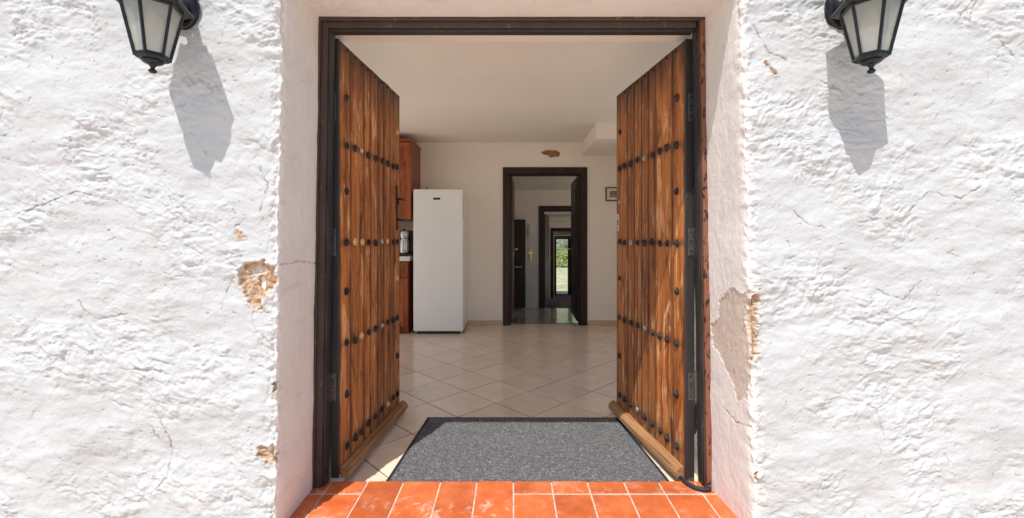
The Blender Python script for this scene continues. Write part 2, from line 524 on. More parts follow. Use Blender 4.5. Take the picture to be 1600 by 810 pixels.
# ------------------------------------------------------------------ ground
xs = np.array([-600, -120, -30, -10, -4, -2, -1, 0, 1, 2, 4, 10, 30, 120, 600.0])
ys = np.array([-600, -120, -30, -10, -4, -1, 0, 1, 2, 4, 6, 9, 12, 16, 22, 30, 45, 80, 160, 700.0])
gz = np.interp(ys, [-600, 2, 16, 40, 160, 700], [-0.13, -0.13, -1.02, -1.25, -9.0, -12])
P = np.zeros((len(ys), len(xs), 3))
P[..., 0] = xs[None, :]; P[..., 1] = ys[:, None]; P[..., 2] = gz[:, None]
structure(link('ground', grid_mesh('ground', P, M['earth'])))
structure(obj('patio', box(-4.5, 4.5, -4.2, YW + 0.05, -0.30, -0.12), M['patio']))

# ------------------------------------------------------------------ facade (stucco and reveals)
facade = thing('house_wall', 'thick rough white stucco house wall with crumbling patches around the open doorway', 'wall', (0, YW, 0))

def half_width(side, Z, where):
    """half width of the opening; where 0 = outer corner, 1 = at the door frame"""
    if side < 0: c = 0.950 - 0.030 * Z / 2.2
    else: c = 0.972 - 0.058 * Z / 2.2
    f = 0.956 - 0.032 * Z / 2.2
    return c * (1 - where) + f * where

def sz(side, px, py):
    """photo pixel -> (s, Z); s > 0 on the outer face, s < 0 on the reveal, 0 at the corner"""
    u = abs(px - VX) / F
    Zw = CAMZ - (py - VY) / F * YW
    Xc = half_width(side, Zw, 0)
    if u * YW >= Xc: return (u * YW - Xc, Zw)
    Y = YW
    for _ in range(6):
        Zr = CAMZ - (py - VY) / F * Y
        Y = half_width(side, Zr, min(1, (Y - YW) / (YF - YW))) / u
    return (-(Y - YW), CAMZ - (py - VY) / F * Y)

def jitter(pts, n, amp, seed):
    rr = random.Random(seed); out = []
    for (a, b), (c, d) in zip(pts, pts[1:]):
        for k in range(n):
            t = k / n
            out.append((a + (c - a) * t + rr.uniform(-amp, amp), b + (d - b) * t + rr.uniform(-amp, amp)))
    out.append(pts[-1]); return out

def stucco_side(side):
    res = 0.0036
    s = np.concatenate([np.arange(1.55, 0.0, -res), np.arange(0, -(YI - YW) - 1e-6, -res * 1.25)])
    Z = np.arange(-0.13, 2.42, res)
    S, ZZ = np.meshgrid(s, Z)
    rc = 0.016 if side < 0 else 0.024
    # base path with a rounded corner
    wob = 0.006 * fbm(ZZ * 3.1 + 5 * side, ZZ * 0 + 2.2, 3, 5) + 0.0045 * fbm(ZZ * 19, S * 6, 3, 21) * np.exp(-(S / 0.05) ** 2)
    where = np.clip(-S / (YF - YW), 0, 1)
    hw = np.where(side < 0, 0.950 - 0.030 * ZZ / 2.2, 0.972 - 0.058 * ZZ / 2.2) * (1 - where) + (0.956 - 0.032 * ZZ / 2.2) * where
    X = hw + np.maximum(S, 0); Y = YW + np.maximum(-S, 0)
    # rounding: pull the corner back
    k = rc * 0.6 * np.exp(-np.abs(S) / rc)
    X = X + k * 0.55; Y = Y + k * 0.55
    X = X + wob * np.exp(-np.maximum(S, 0) / 0.08) * np.where(S < 0, np.exp(-np.maximum(-S, 0) / 0.15), 1)
    # normals: wall (0,-1), reveal (-1,0) blended
    th = np.clip((S + rc) / (2 * rc), 0, 1) * math.pi / 2
    NX = -np.cos(th); NY = -np.sin(th)
    # stucco height field: trowelled, ledgy
    a = R(-16 if side < 0 else 12)
    U = S * side * math.cos(a) + ZZ * math.sin(a); V = -S * side * math.sin(a) + ZZ * math.cos(a)
    wu = fbm(U * 3.2, V * 3.2, 3, 31) * 0.10; wv = fbm(U * 3.2 + 40, V * 3.2, 3, 37) * 0.09
    Uw, Vw = U + wu, V + wv
    def rot(a): return U * math.cos(a) + V * math.sin(a), -U * math.sin(a) + V * math.cos(a)
    U1, V1 = rot(R(-12 * side)); U2, V2 = rot(R(24 * side))
    n0 = fbm(U1 * 2.6 + wu, V1 * 4.4 + wv, 4, 3, 0.5)
    # trowel strokes: soft ridges in two crossing directions, each in its own patches
    def strokes(u, v, fu, fv, sd):
        w = fbm(u * fu * .8, v * fv * .5, 3, sd + 5) * 0.75
        q = pn(u * fu, v * fv + w, sd)
        return np.sqrt(q * q + 0.006)
    pa = sstep(-0.35, 0.35, fbm(U * 3.1 + 4, V * 3.4, 3, 151)); 
    st = strokes(U1, V1, 7, 17, 51) * pa + strokes(U2, V2, 8, 18, 57) * (1 - pa)
    st2 = strokes(U2, V2, 18, 38, 63) * (1 - pa) + strokes(U1, V1, 17, 36, 67) * pa
    jag = fbm(U * 30, V * 40, 4, 131, 0.6)
    tn = fbm(U1 * 6.0 + 3, V1 * 12.0, 5, 71, 0.6) * 1.9 + 0.12 * jag
    fl = np.floor(tn); ter = fl + sstep(0.0, 0.22, tn - fl)
    m1 = sstep(0.05, 0.40, fbm(U * 6 + 8, V * 7, 4, 77))
    flat = sstep(-0.25, 0.45, fbm(U * 2.2 + 31, V * 2.9, 3, 141))
    fine = fbm(U * 80, V * 100, 3, 81)
    H = 0.0120 * n0 + (0.18 + 0.86 * flat) * (0.0100 * st + 0.0070 * st2 + 0.0036 * ter * m1 + 0.0017 * jag) + 0.0007 * fine
    pits = sstep(0.62, 0.80, pn(U * 60, V * 62, 91)) * 0.003
    H = H - pits
    amp = sstep(-0.012, 0.02, S) if side < 0 else sstep(-0.02, 0.045, S)
    lump = (0.010 * fbm(S * 9, ZZ * 9, 3, 95) + 0.007 * fbm(S * 34, ZZ * 30, 4, 97)) * np.exp(-((S - 0.018) / 0.03) ** 2)
    smooth = 0.0025 * fbm(S * 4, ZZ * 3, 3, 15) + 0.0007 * fbm(S * 25, ZZ * 12, 3, 16)
    if side > 0: smooth = smooth + 0.0008 * np.abs(pn(S * 30, ZZ * 14, 18)) + 0.0005 * fbm(S * 40, ZZ * 30, 3, 19)
    H = H * amp + smooth * (1 - amp) + lump
    # damage
    chip = np.zeros_like(S); peel = np.zeros_like(S); crack = np.zeros_like(S)
    edge = 0.009 * fbm(S * 38, ZZ * 38, 5, 101, 0.62) + 0.006 * fbm(S * 12, ZZ * 12, 2, 103)
    rubble = fbm(S * 55, ZZ * 55, 4, 107)
    if side < 0:
        chips = [([(371, 428), (378, 412), (408, 408), (428, 416), (435, 442), (425, 454), (412, 466), (408, 484), (394, 482), (381, 468), (374, 448)], 0.016),
                 ([(401, 700), (414, 696), (430, 700), (436, 719), (414, 724), (403, 715)], 0.010),
                 ([(369, 362), (376, 361), (382, 369), (373, 370)], 0.003),
                 ([(428, 601), (434, 598), (436, 611), (429, 612)], 0.008)]
        cracks = [[(405, 262), (418, 290), (404, 332)], [(345, 485), (352, 455), (366, 430)], [(247, 640), (268, 690), (262, 745), (240, 768)],
                  [(236, 664), (252, 692), (268, 700)], [(360, 360), (385, 340)], [(438, 415), (470, 408), (494, 412)], [(180, 575), (240, 578)],
                  [(40, 330), (120, 300), (185, 315)], [(120, 470), (150, 500), (200, 490)]]
        peels = []
    else:
        chips = [([(1166, 474), (1176, 462), (1186, 450), (1187, 476), (1182, 500), (1186, 540), (1180, 566), (1170, 570), (1168, 530), (1164, 500)], 0.016),
                 ([(1176, 740), (1183, 738), (1184, 752), (1177, 752)], 0.006), ([(1196, 97), (1199, 98), (1212, 116), (1209, 117)], 0.003)]
        peels = [[(1110, 505), (1122, 498), (1124, 470), (1144, 448), (1160, 462), (1180, 448), (1184, 470), (1176, 560), (1166, 622), (1152, 628), (1143, 598), (1128, 560), (1114, 545)]]
        cracks = [[(1180, 40), (1200, 80), (1230, 95)], [(1420, 330), (1450, 300), (1500, 310), (1530, 290)], [(1370, 452), (1410, 470), (1440, 440)],
                  [(1240, 330), (1262, 352), (1290, 356)], [(1130, 636), (1150, 660), (1172, 668)], [(1560, 60), (1590, 90)], [(1330, 620), (1370, 640), (1380, 680)]]
    for pl, dep in chips:
        poly = [sz(side, *p) for p in pl]
        d = polydist(S, ZZ, poly) + edge
        mk = sstep(0.0025, -0.0025, d)
        inner = sstep(-0.004, -0.010, d + 0.010 * fbm(S * 22, ZZ * 22, 3, 111))
        H = H * (1 - mk * 0.8) - mk * (0.30 * dep) - mk * inner * (0.75 * dep) + mk * (0.0045 * rubble + 0.004 * fbm(S * 24, ZZ * 18, 3, 109))
        H = H + 0.003 * np.exp(-((d - 0.004) / 0.004) ** 2)
        if dep > 0.009: peel = np.maximum(peel, sstep(0.006, 0.002, d) * (1 - inner * 0.65) * 0.9)
        chip = np.maximum(chip, mk * (0.45 + 0.55 * inner) if dep > 0.009 else mk)
    if side < 0:
        for pl, dep, col in (([(384, 424), (396, 416), (412, 418), (414, 428), (402, 430), (390, 438)], 0.010, 1), ([(402, 432), (409, 430), (411, 446), (407, 458), (402, 448)], 0.022, 0)):
            d = polydist(S, ZZ, [sz(side, *p) for p in pl]) + edge * 0.5
            mk = sstep(0.002, -0.002, d); H = H - mk * dep
            if col: peel = np.maximum(peel, mk * 0.8); chip = chip * (1 - mk * 0.75)
    for pl in peels:
        d = polydist(S, ZZ, [sz(side, *p) for p in pl]) + edge * 1.3
        mk = sstep(0.002, -0.002, d)
        H = H - mk * 0.003 + 0.0015 * np.exp(-((d - 0.003) / 0.003) ** 2)
        peel = np.maximum(peel, mk)
    rc_ = random.Random(40 + side)
    segs = [jitter([sz(side, *p) for p in cl], 9, 0.004, i * 7 + (side + 2)) for i, cl in enumerate(cracks)]
    for _ in range(150):
        cs, cz = rc_.uniform(0.03, 1.2), rc_.uniform(0.05, 2.25); a_ = rc_.gauss(0.25 * side, 0.55); ln = rc_.uniform(0.006, 0.03) * (2.2 if rc_.random() < .08 else 1) * rc_.uniform(.35, 1)
        pp = [(cs, cz)]
        for k in range(rc_.randint(3, 6)):
            a_ += rc_.gauss(0, 0.55); pp.append((pp[-1][0] + ln * .35 * math.cos(a_), pp[-1][1] + ln * .35 * math.sin(a_)))
        segs.append(pp)
    if side < 0:
        for cl in ([(376, 420), (362, 414), (352, 404)], [(430, 420), (437, 408)], [(396, 483), (392, 500), (398, 515)], [(404, 700), (392, 694)], [(376, 366), (370, 358), (364, 362)]):
            segs.append(jitter([sz(side, *p) for p in cl], 5, 0.003, len(segs)))
    for i, pts in enumerate(segs):
        bs0 = min(p[0] for p in pts) - .012; bs1 = max(p[0] for p in pts) + .012; bz0 = min(p[1] for p in pts) - .012; bz1 = max(p[1] for p in pts) + .012
        ci = np.where((s <= bs1) & (s >= bs0))[0]; ri = np.where((Z >= bz0) & (Z <= bz1))[0]
        if len(ci) < 2 or len(ri) < 2: continue
        sl = (slice(ri[0], ri[-1] + 1), slice(ci[0], ci[-1] + 1))
        d = linedist(S[sl], ZZ[sl], pts)
        w_ = 0.0024 if i < len(cracks) else 0.0016
        mk = np.exp(-(d / w_) ** 2) * (0.35 + 0.65 * sstep(-0.3, 0.3, fbm(S[sl] * 30, ZZ[sl] * 30, 2, 120 + i)))
        H[sl] -= mk * 0.004
        crack[sl] = np.maximum(crack[sl], mk * (0.8 if i < len(cracks) else 0.55))
    for i, cl in enumerate([]):
        pts = []
        d = None
        mk = np.exp(-(d / 0.0022) ** 2) * (0.35 + 0.65 * sstep(-0.3, 0.3, fbm(S * 30, ZZ * 30, 2, 120 + i)))
        H = H - mk * 0.004
        crack = np.maximum(crack, mk * 0.75)
    X = X + NX * H; Y = Y + NY * H
    smo = 1 - amp
    P = np.stack([X * side, Y - YW, ZZ], -1)
    if side > 0: P = P[:, ::-1]; chip = chip[:, ::-1]; peel = peel[:, ::-1]; crack = crack[:, ::-1]; smo = smo[:, ::-1]
    me = grid_mesh('stucco', P, M['stucco'], dict(chip=chip, peel=peel, crack=crack, smooth=smo))
    return link('stucco', me, facade)
stucco_side(-1); stucco_side(1)

def stucco_flat(name, x0, x1, z0, z1, res):
    X, Z = np.meshgrid(np.arange(x0, x1 + res, res), np.arange(z0, z1 + res, res))
    H = 0.0068 * fbm(X * 3, Z * 5, 3, 3) + 0.006 * np.abs(pn(X * 9, Z * 21, 51)) + 0.004 * np.abs(pn(X * 17, Z * 39, 52))
    P = np.stack([X, -H + 0.002, Z], -1); z = np.zeros_like(X)
    return link(name, grid_mesh(name, P, M['stucco'], dict(chip=z, peel=z, crack=z)), facade)
stucco_flat('stucco', -3.2, 3.2, 2.405, 3.0, 0.02)
stucco_flat('stucco', -3.2, -2.48, -0.13, 2.405, 0.02)
stucco_flat('stucco', 2.51, 3.2, -0.13, 2.405, 0.02)
# piece of wall over the opening and its soffit
def soffit():
    res = 0.008
    s = np.concatenate([np.arange(2.42, ZT + 0.015, -res), np.linspace(0, -(YF + 0.05 - YW), 48)])
    n1 = np.sum(s > 1)
    Xs = np.arange(-0.98, 0.98 + res, res)
    A, X = np.meshgrid(s, Xs)
    isw = A > 1
    Z = np.where(isw, A, ZT + 0.010 * (1 + A / 0.4)); Y = np.where(isw, 0.0, -A)
    H = 0.004 * fbm(X * 9, A * 17, 4, 3)
    Z = Z + np.where(isw, 0, 0.0022 * fbm(X * 4, A * 6, 4, 9)); Y = Y - np.where(isw, H, 0)
    P = np.stack([X, Y, Z], -1)[::-1]; z = np.zeros_like(X)
    link('soffit', grid_mesh('soffit', P, M['stucco'], dict(chip=z, peel=z, crack=z, smooth=(A[::-1] < 1) * 1.0)), facade)
soffit()
# masonry core behind the render, lintel inside
for (xa, xb, za, zb) in ((-3.2, -0.985, -0.3, 3.0), (0.985, 3.2, -0.3, 3.0), (-0.984, 0.984, 2.30, 3.0)):
    obj('masonry_core', box(xa, xb, 0.03, YI - YW, za, zb), M['wall_in'], facade)
obj('inner_lintel', box(-0.985, 0.985, 0.412, YI - YW + 0.003, 2.240, 2.31, 0.004), M['ceil_in'], facade)

# ------------------------------------------------------------------ threshold of terracotta tiles
th = structure(obj('threshold', box(-0.985, 0.985, YW - 0.02, 2.150, -0.2, -0.003), M['grout_w']))
tr = random.Random(3)
XG = [(px - VX) / F * 2.157 for px in (519.6, 575.5, 631, 689, 745.5, 802, 861, 917, 974, 1028)]
YEND = 2.156
def ttile(x0, x1, y0, y1):
    if x1 - x0 < 0.012 or y1 - y0 < 0.012: return
    g = 0.0035
    dz = tr.uniform(-0.001, 0.001)
    cx, cy = (x0 + x1) / 2, (y0 + y1) / 2
    o = obj('tile', box(x0 + g - cx, x1 - g - cx, y0 + g * 1.7 - cy, (y1 - g * 1.7 if y1 < YEND - .01 else y1) - cy, -0.03, 0.0 + dz, 0.003, 2), M['terracotta'], th, loc=(cx, cy, 0))
    o.rotation_euler = (tr.uniform(-.002, .002), tr.uniform(-.002, .002), tr.uniform(-.003, .003))
def tile_col(x0, x1, brk):
    y1 = YEND
    for y0 in brk:
        ttile(x0, x1, y0, y1); y1 = y0
cols = [-0.980] + XG + [XG[-1] + 0.085 + 0.17]
cols = [-0.980, XG[0]] + XG[1:]
for i in range(len(cols) - 1):
    if i <= 1: tile_col(cols[i], cols[i + 1], (2.05, 1.76))
    elif cols[i + 1] <= 0.02: tile_col(cols[i], cols[i + 1], (1.86, 1.73))
    else: tile_col(cols[i], cols[i + 1], (2.05, 1.74))
tile_col(XG[-1], 0.895, (2.05,))
ttile(XG[-1], 0.895, 1.74, 2.05); ttile(0.895, 0.980, 1.74, 2.05)
ttile(0.895, 0.980, 2.05, YEND)

# patio tiles below the step (in front of the wall)
pt = bmesh.new()
for i in range(-15, 15):
    for j in range(-14, 6):
        bx(pt, i * 0.3 + 0.004, i * 0.3 + 0.296, j * 0.3 - 0.06 + 0.004, j * 0.3 - 0.06 + 0.296, -0.12, -0.112)
tag(obj('patio_paving', pt, M['patio'], bpy.data.objects['patio']), kind='stuff')

# ------------------------------------------------------------------ interior shell
def shell(name, bm, m): return structure(obj(name, bm, m))
def wall_x(bm, x0, x1, ya, yb, za, zb, hole=None):
    """wall slab of constant X with an optional hole (y0,y1,z0,z1)"""
    if not hole: return bx(bm, x0, x1, ya, yb, za, zb)
    h = hole
    bx(bm, x0, x1, ya, h[0], za, zb); bx(bm, x0, x1, h[1], yb, za, zb)
    bx(bm, x0, x1, h[0], h[1], za, h[2]); bx(bm, x0, x1, h[0], h[1], h[3], zb)
def wall_y(bm, y0, y1, xa, xb, za, zb, h=None):
    if not h: return bx(bm, xa, xb, y0, y1, za, zb)
    bx(bm, xa, h[0], y0, y1, za, zb); bx(bm, h[1], xb, y0, y1, za, zb)
    bx(bm, h[0], h[1], y0, y1, h[3], zb)
    if h[2] > za: bx(bm, h[0], h[1], y0, y1, za, h[2])
structure(obj('floor', box(XL, XR, 2.1505, 6.30, -0.2, ZF - 0.003), M['grout_b']))
FL = bpy.data.objects['floor']
b = bmesh.new(); wall_x(b, XL - 0.3, XL, YI, YB + 0.15, -0.3, CE, (2.50, 5.45, 0.0, 2.50)); shell('kitchen_wall_left', b, M['wall_in'])  # large unseen opening added in this wall to bring daylight into the kitchen
b = bmesh.new(); wall_x(b, XR, XR + 0.3, YI, YB + 0.15, -0.3, CE, (2.50, 5.05, 0.0, 2.50)); shell('kitchen_wall_right', b, M['wall_in'])  # matching out-of-view opening, added to brighten the kitchen from the right
shell('kitchen_ceiling', box(XL - 0.3, XR + 0.3, YI, YB + 0.15, CE, CE + 0.25), M['ceil_in'])
DX0, DX1, DZ = -0.035, 0.955, 2.11
b = bmesh.new(); wall_y(b, YB, YB + 0.15, XL - 0.3, XR + 0.3, -0.3, CE, (DX0 - 0.06, DX1 + 0.06, -0.3, DZ + 0.04))
back_wall = shell('kitchen_wall_back', b, M['wall_in'])
obj('boxed_beam', box(0.975, XR, 5.08, YB, 2.35, CE, 0.006, 2), M['wall_in'], bpy.data.objects['kitchen_ceiling'])
# skirting tiles
for i in range(8):
    x0 = DX0 - 0.10 - (i + 1) * 0.33
    x1 = x0 + 0.327
    if x0 < XL: break
    obj('skirting_tile', box(x0, x1, YB - 0.011, YB, ZF, ZF + 0.072, 0.002), M['skirt'], back_wall)
for i in range(4):
    x0 = DX1 + 0.105 + i * 0.33
    x1 = min(x0 + 0.327, XR)
    if x1 - x0 < 0.05: break
    obj('skirting_tile', box(x0, x1, YB - 0.011, YB, ZF, ZF + 0.072, 0.002), M['skirt'], back_wall)
# broken plaster patch above the inner door
def patch(name, poly, y, m, parent, depth=0.006):
    rr = random.Random(9); pts = []
    n = len(poly)
    for i in range(n):
        a, c = poly[i], poly[(i + 1) % n]
        for k in range(4):
            t = k / 4
            pts.append((a[0] + (c[0] - a[0]) * t + rr.uniform(-.006, .006), a[1] + (c[1] - a[1]) * t + rr.uniform(-.006, .006)))
    bm = bmesh.new()
    cx = sum(p[0] for p in pts) / len(pts); cz = sum(p[1] for p in pts) / len(pts)
    o = [bm.verts.new((p[0], y, p[1])) for p in pts]
    r1 = [bm.verts.new((cx + (p[0] - cx) * .9, y - depth, cz + (p[1] - cz) * .9)) for p in pts]
    r2 = [bm.verts.new((cx + (p[0] - cx) * .5, y - depth + rr.uniform(-.002, .003), cz + (p[1] - cz) * .5)) for p in pts]
    ce = bm.verts.new((cx, y - depth, cz))
    m_ = len(pts)
    for i in range(m_):
        j = (i + 1) % m_
        bm.faces.new((o[i], o[j], r1[j], r1[i])); bm.faces.new((r1[i], r1[j], r2[j], r2[i])); bm.faces.new((r2[i], r2[j], ce))
    bmesh.ops.recalc_face_normals(bm, faces=bm.faces[:])
    return obj(name, bm, m, parent)
M['rawplaster'] = m_plain('raw_brown_plaster', (0.34, 0.17, 0.075), 0.95, var=0.4, scale=30, bump=0.8, bscale=50)
patch('bare_plaster_patch', [(0.41, 2.40), (0.47, 2.435), (0.60, 2.44), (0.68, 2.40), (0.66, 2.335), (0.60, 2.345), (0.55, 2.33), (0.50, 2.365), (0.43, 2.375)], YB - 0.001, M['rawplaster'], back_wall)

# floor tiles, laid diagonally
D = 0.509; X0T, Y0T = -0.119, 3.256
def clip_poly(poly, x0, x1, y0, y1):
    def cl(ps, f, it):
        out = []
        for i in range(len(ps)):
            a, c = ps[i], ps[(i + 1) % len(ps)]
            fa, fc = f(a), f(c)
            if fa: out.append(a)
            if fa != fc: out.append(it(a, c))
        return out
    def ix(v): return lambda a, c: (v, a[1] + (c[1] - a[1]) * (v - a[0]) / (c[0] - a[0]))
    def iy(v): return lambda a, c: (a[0] + (c[0] - a[0]) * (v - a[1]) / (c[1] - a[1]), v)
    for f, it in ((lambda p: p[0] >= x0, ix(x0)), (lambda p: p[0] <= x1, ix(x1)), (lambda p: p[1] >= y0, iy(y0)), (lambda p: p[1] <= y1, iy(y1))):
        if poly: poly = cl(poly, f, it)
    return poly
fr = random.Random(5)
def add_tile(bm, poly, zf, cx, cy, dz=0.0, tx=0.0, ty=0.0):
    n = len(poly); e = 0.003
    top_o = [bm.verts.new((p[0] - cx, p[1] - cy, zf(p[1]) - zf(cy) - 0.0012 + dz)) for p in poly]
    top = [bm.verts.new(((p[0] - cx) * (1 - e / .2), (p[1] - cy) * (1 - e / .2), zf(p[1]) - zf(cy) + dz + tx * (p[0] - cx) + ty * (p[1] - cy))) for p in poly]
    bot = [bm.verts.new((p[0] - cx, p[1] - cy, zf(p[1]) - zf(cy) - 0.012)) for p in poly]
    bm.faces.new(top)
    for i in range(n):
        j = (i + 1) % n
        bm.faces.new((top_o[i], top_o[j], top[j], top[i])); bm.faces.new((bot[i], bot[j], top_o[j], top_o[i]))
def lay(x0, x1, y0, y1, zf, m, parent, joined=False):
    J = bmesh.new() if joined else None
    g = 0.0048
    for a in range(-60, 60):
        for c in range(-4, 110):
            cx = X0T + D / 2 * a; cy = Y0T + D / 2 * (c - 8)
            if (a + c) % 2 == 0: continue           # tile centres sit between vertices
            h = D / 2 - g
            poly = [(cx + h, cy), (cx, cy + h), (cx - h, cy), (cx, cy - h)]
            pl = clip_poly(poly, x0, x1, y0, y1)
            if len(pl) < 3: continue
            ar = abs(sum(p[0] * q[1] - q[0] * p[1] for p, q in zip(pl, pl[1:] + pl[:1]))) / 2
            if ar < 0.0015: continue
            if joined:
                n0 = len(J.verts); add_tile(J, pl, zf, 0, 0)
                continue
            bm = bmesh.new()
            ccx = sum(p[0] for p in pl) / len(pl); ccy = sum(p[1] for p in pl) / len(pl)
            add_tile(bm, pl, zf, ccx, ccy, 0, fr.uniform(-.0035, .0035), fr.uniform(-.0035, .0035))
            o = obj('floor_tile', bm, m, parent, loc=(ccx, ccy, zf(ccy) + fr.uniform(-.0004, .0004)))
    if joined:
        return tag(obj('distant_floor_tiles', J, m, parent), kind='stuff')
lay(XL, XR, 2.160, YB + 0.10, lambda y: ZF, M['tile'], FL)

# passage beyond, floor falling gently away
def zr(y): return ZF - 0.0903 * (y - 6.30)
def ramp_slab(x0, x1, y0, y1, m, name, t=0.15, up=0.0):
    bm = bmesh.new()
    vs = [bm.verts.new(p) for p in ((x0, y0, zr(y0) + up), (x1, y0, zr(y0) + up), (x1, y1, zr(y1) + up), (x0, y1, zr(y1) + up),
                                    (x0, y0, zr(y0) - t), (x1, y0, zr(y0) - t), (x1, y1, zr(y1) - t), (x0, y1, zr(y1) - t))]
    for f in ((0, 1, 2, 3), (7, 6, 5, 4), (0, 4, 5, 1), (1, 5, 6, 2), (2, 6, 7, 3), (3, 7, 4, 0)): bm.faces.new([vs[i] for i in f])
    bmesh.ops.recalc_face_normals(bm, faces=bm.faces[:])
    return structure(obj(name, bm, m))
PF = ramp_slab(-0.9, 3.2, 6.302, 16.0, M['grout_b'], 'passage_floor', up=-0.003)
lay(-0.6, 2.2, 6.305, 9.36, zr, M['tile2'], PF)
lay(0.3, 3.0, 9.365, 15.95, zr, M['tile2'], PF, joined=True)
Y2, Y3, Y4 = 9.35, 14.1, 15.9
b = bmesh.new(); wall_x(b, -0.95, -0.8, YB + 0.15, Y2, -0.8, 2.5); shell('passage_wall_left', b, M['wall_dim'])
b = bmesh.new(); wall_x(b, 2.4, 2.55, YB + 0.15, Y2, -0.8, 2.5, (6.6, 9.2, 0.3, 2.1)); shell('passage_wall_right', b, M['wall_dim'])  # hole added out of view so daylight reaches the passage
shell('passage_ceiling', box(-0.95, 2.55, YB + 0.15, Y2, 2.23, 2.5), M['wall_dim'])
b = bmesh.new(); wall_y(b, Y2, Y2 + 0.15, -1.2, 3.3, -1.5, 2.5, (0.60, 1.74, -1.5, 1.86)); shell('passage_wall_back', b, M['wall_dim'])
b = bmesh.new(); wall_x(b, 0.25, 0.40, Y2 + 0.15, Y4, -1.6, 2.2); shell('far_room_wall_left', b, M['wall_dim'])
b = bmesh.new(); wall_x(b, 3.1, 3.3, Y2 + 0.15, Y4 + .1, -1.6, 2.2, (10.2, 13.6, -0.6, 1.6)); shell('far_room_wall_right', b, M['wall_dim'])  # unseen hole added to lighten the far room
shell('far_room_ceiling', box(0.25, 3.3, Y2 + 0.15, Y4 + 0.1, 1.716, 2.0), M['wall_dim'])
b = bmesh.new(); wall_y(b, Y3, Y3 + 0.12, 0.40, 3.1, -1.6, 1.716, (1.36, 2.45, -1.6, 1.50)); shell('far_room_wall_middle', b, M['wall_dim'])
b = bmesh.new(); wall_y(b, Y4, Y4 + 0.12, 0.40, 3.1, -1.6, 1.716, (1.50, 2.80, -1.6, 1.30)); shell('far_room_wall_back', b, M['wall_dim'])

# ------------------------------------------------------------------ outer door frame
fr_t = thing('door_frame', 'black painted wooden frame of the front doorway with red brown chipped outer edge', 'door frame', (0, YF, 0))
def jamb(side):
    def xo(z): return 0.962 - 0.032 * z / 2.2 + 0.004
    def slab(y0, y1, inn, out, z0, z1, m, name, par, bev=0.003):
        bm = bmesh.new()
        N = 14; rows = []
        for k in range(N + 1):
            z = z0 + (z1 - z0) * k / N
            w = 0.0013 * math.sin(k * 2.3 + side) 
            xa, xb = (xo(z) - inn + w), (xo(z) - out)
            rows.append([bm.verts.new((side * xx, yy, z)) for xx, yy in ((xa, y0), (xb, y0 + w), (xb, y1), (xa, y1))])
        for a, c in zip(rows, rows[1:]):
            for i in range(4):
                j = (i + 1) % 4
                bm.faces.new((a[i], a[j], c[j], c[i]))
        bm.faces.new(rows[0]); bm.faces.new(list(reversed(rows[-1])))
        bmesh.ops.recalc_face_normals(bm, faces=bm.faces[:])
        return obj(name, bm, m, par)
    ew = 0.020 if side < 0 else 0.034
    jb = slab(0.0, 0.062, 0.050 if side < 0 else 0.041, ew - .0005, 0.002, 2.25, M['framebrown'], 'jamb', fr_t)
    slab(-0.012, 0.050, ew, -0.004, 0.002, 2.25, M['redbrown' if side > 0 else 'framebrown'], 'edge_strip', jb)
    slab(0.012, 0.0605, 0.061 if side < 0 else 0.046, 0.0502 if side < 0 else 0.0412, 0.002, 2.212, M['black'], 'rebate_strip', jb)
jamb(-1); jamb(1)
hd = obj('head', box(-0.888, 0.888, 0.002, 0.062, 2.212, 2.252, 0.003), M['framebrown'], fr_t)
obj('rebate_strip', box(-0.880, 0.880, 0.016, 0.060, 2.200, 2.2118, 0.002), M['black'], hd)
obj('edge_strip', box(-0.9285, 0.9285, -0.012, -0.0005, 2.240, 2.262, 0.003), M['framebrown'], hd)

# ------------------------------------------------------------------ studded door leaves
def stud_mesh(m, name='stud'):
    bm = bmesh.new()
    # square-cut pyramid head standing on a round rose, pointing along +X of its own frame
    lathe(bm, [(0.0165, 0.0), (0.0165, 0.002), (0.014, 0.0045)], 12, 'X')
    ring = [bm.verts.new((0.0045, 0.0135 * math.cos(k * math.pi / 2), 0.0175 * math.sin(k * math.pi / 2))) for k in range(4)]
    mid = [bm.verts.new((0.0105, 0.0075 * math.cos(k * math.pi / 2), 0.010 * math.sin(k * math.pi / 2))) for k in range(4)]
    tip = bm.verts.new((0.0135, 0, 0))
    for k in range(4):
        j = (k + 1) % 4
        bm.faces.new((ring[k], ring[j], mid[j], mid[k])); bm.faces.new((mid[k], mid[j], tip))
    bmesh.ops.recalc_face_normals(bm, faces=bm.faces[:])
    return mesh_of(bm, name, m)
STUD = stud_mesh(M['iron']); STUDW = stud_mesh(M['ironworn'], 'worn_stud'); STUDB = stud_mesh(M['stain_stud'], 'bare_stud')
def screw_mesh():
    bm = bmesh.new(); lathe(bm, [(0.0045, 0), (0.0045, 0.0015), (0.002, 0.003)], 8, 'Y'); return mesh_of(bm, 'screw', M['steel'])
SCREW = screw_mesh()

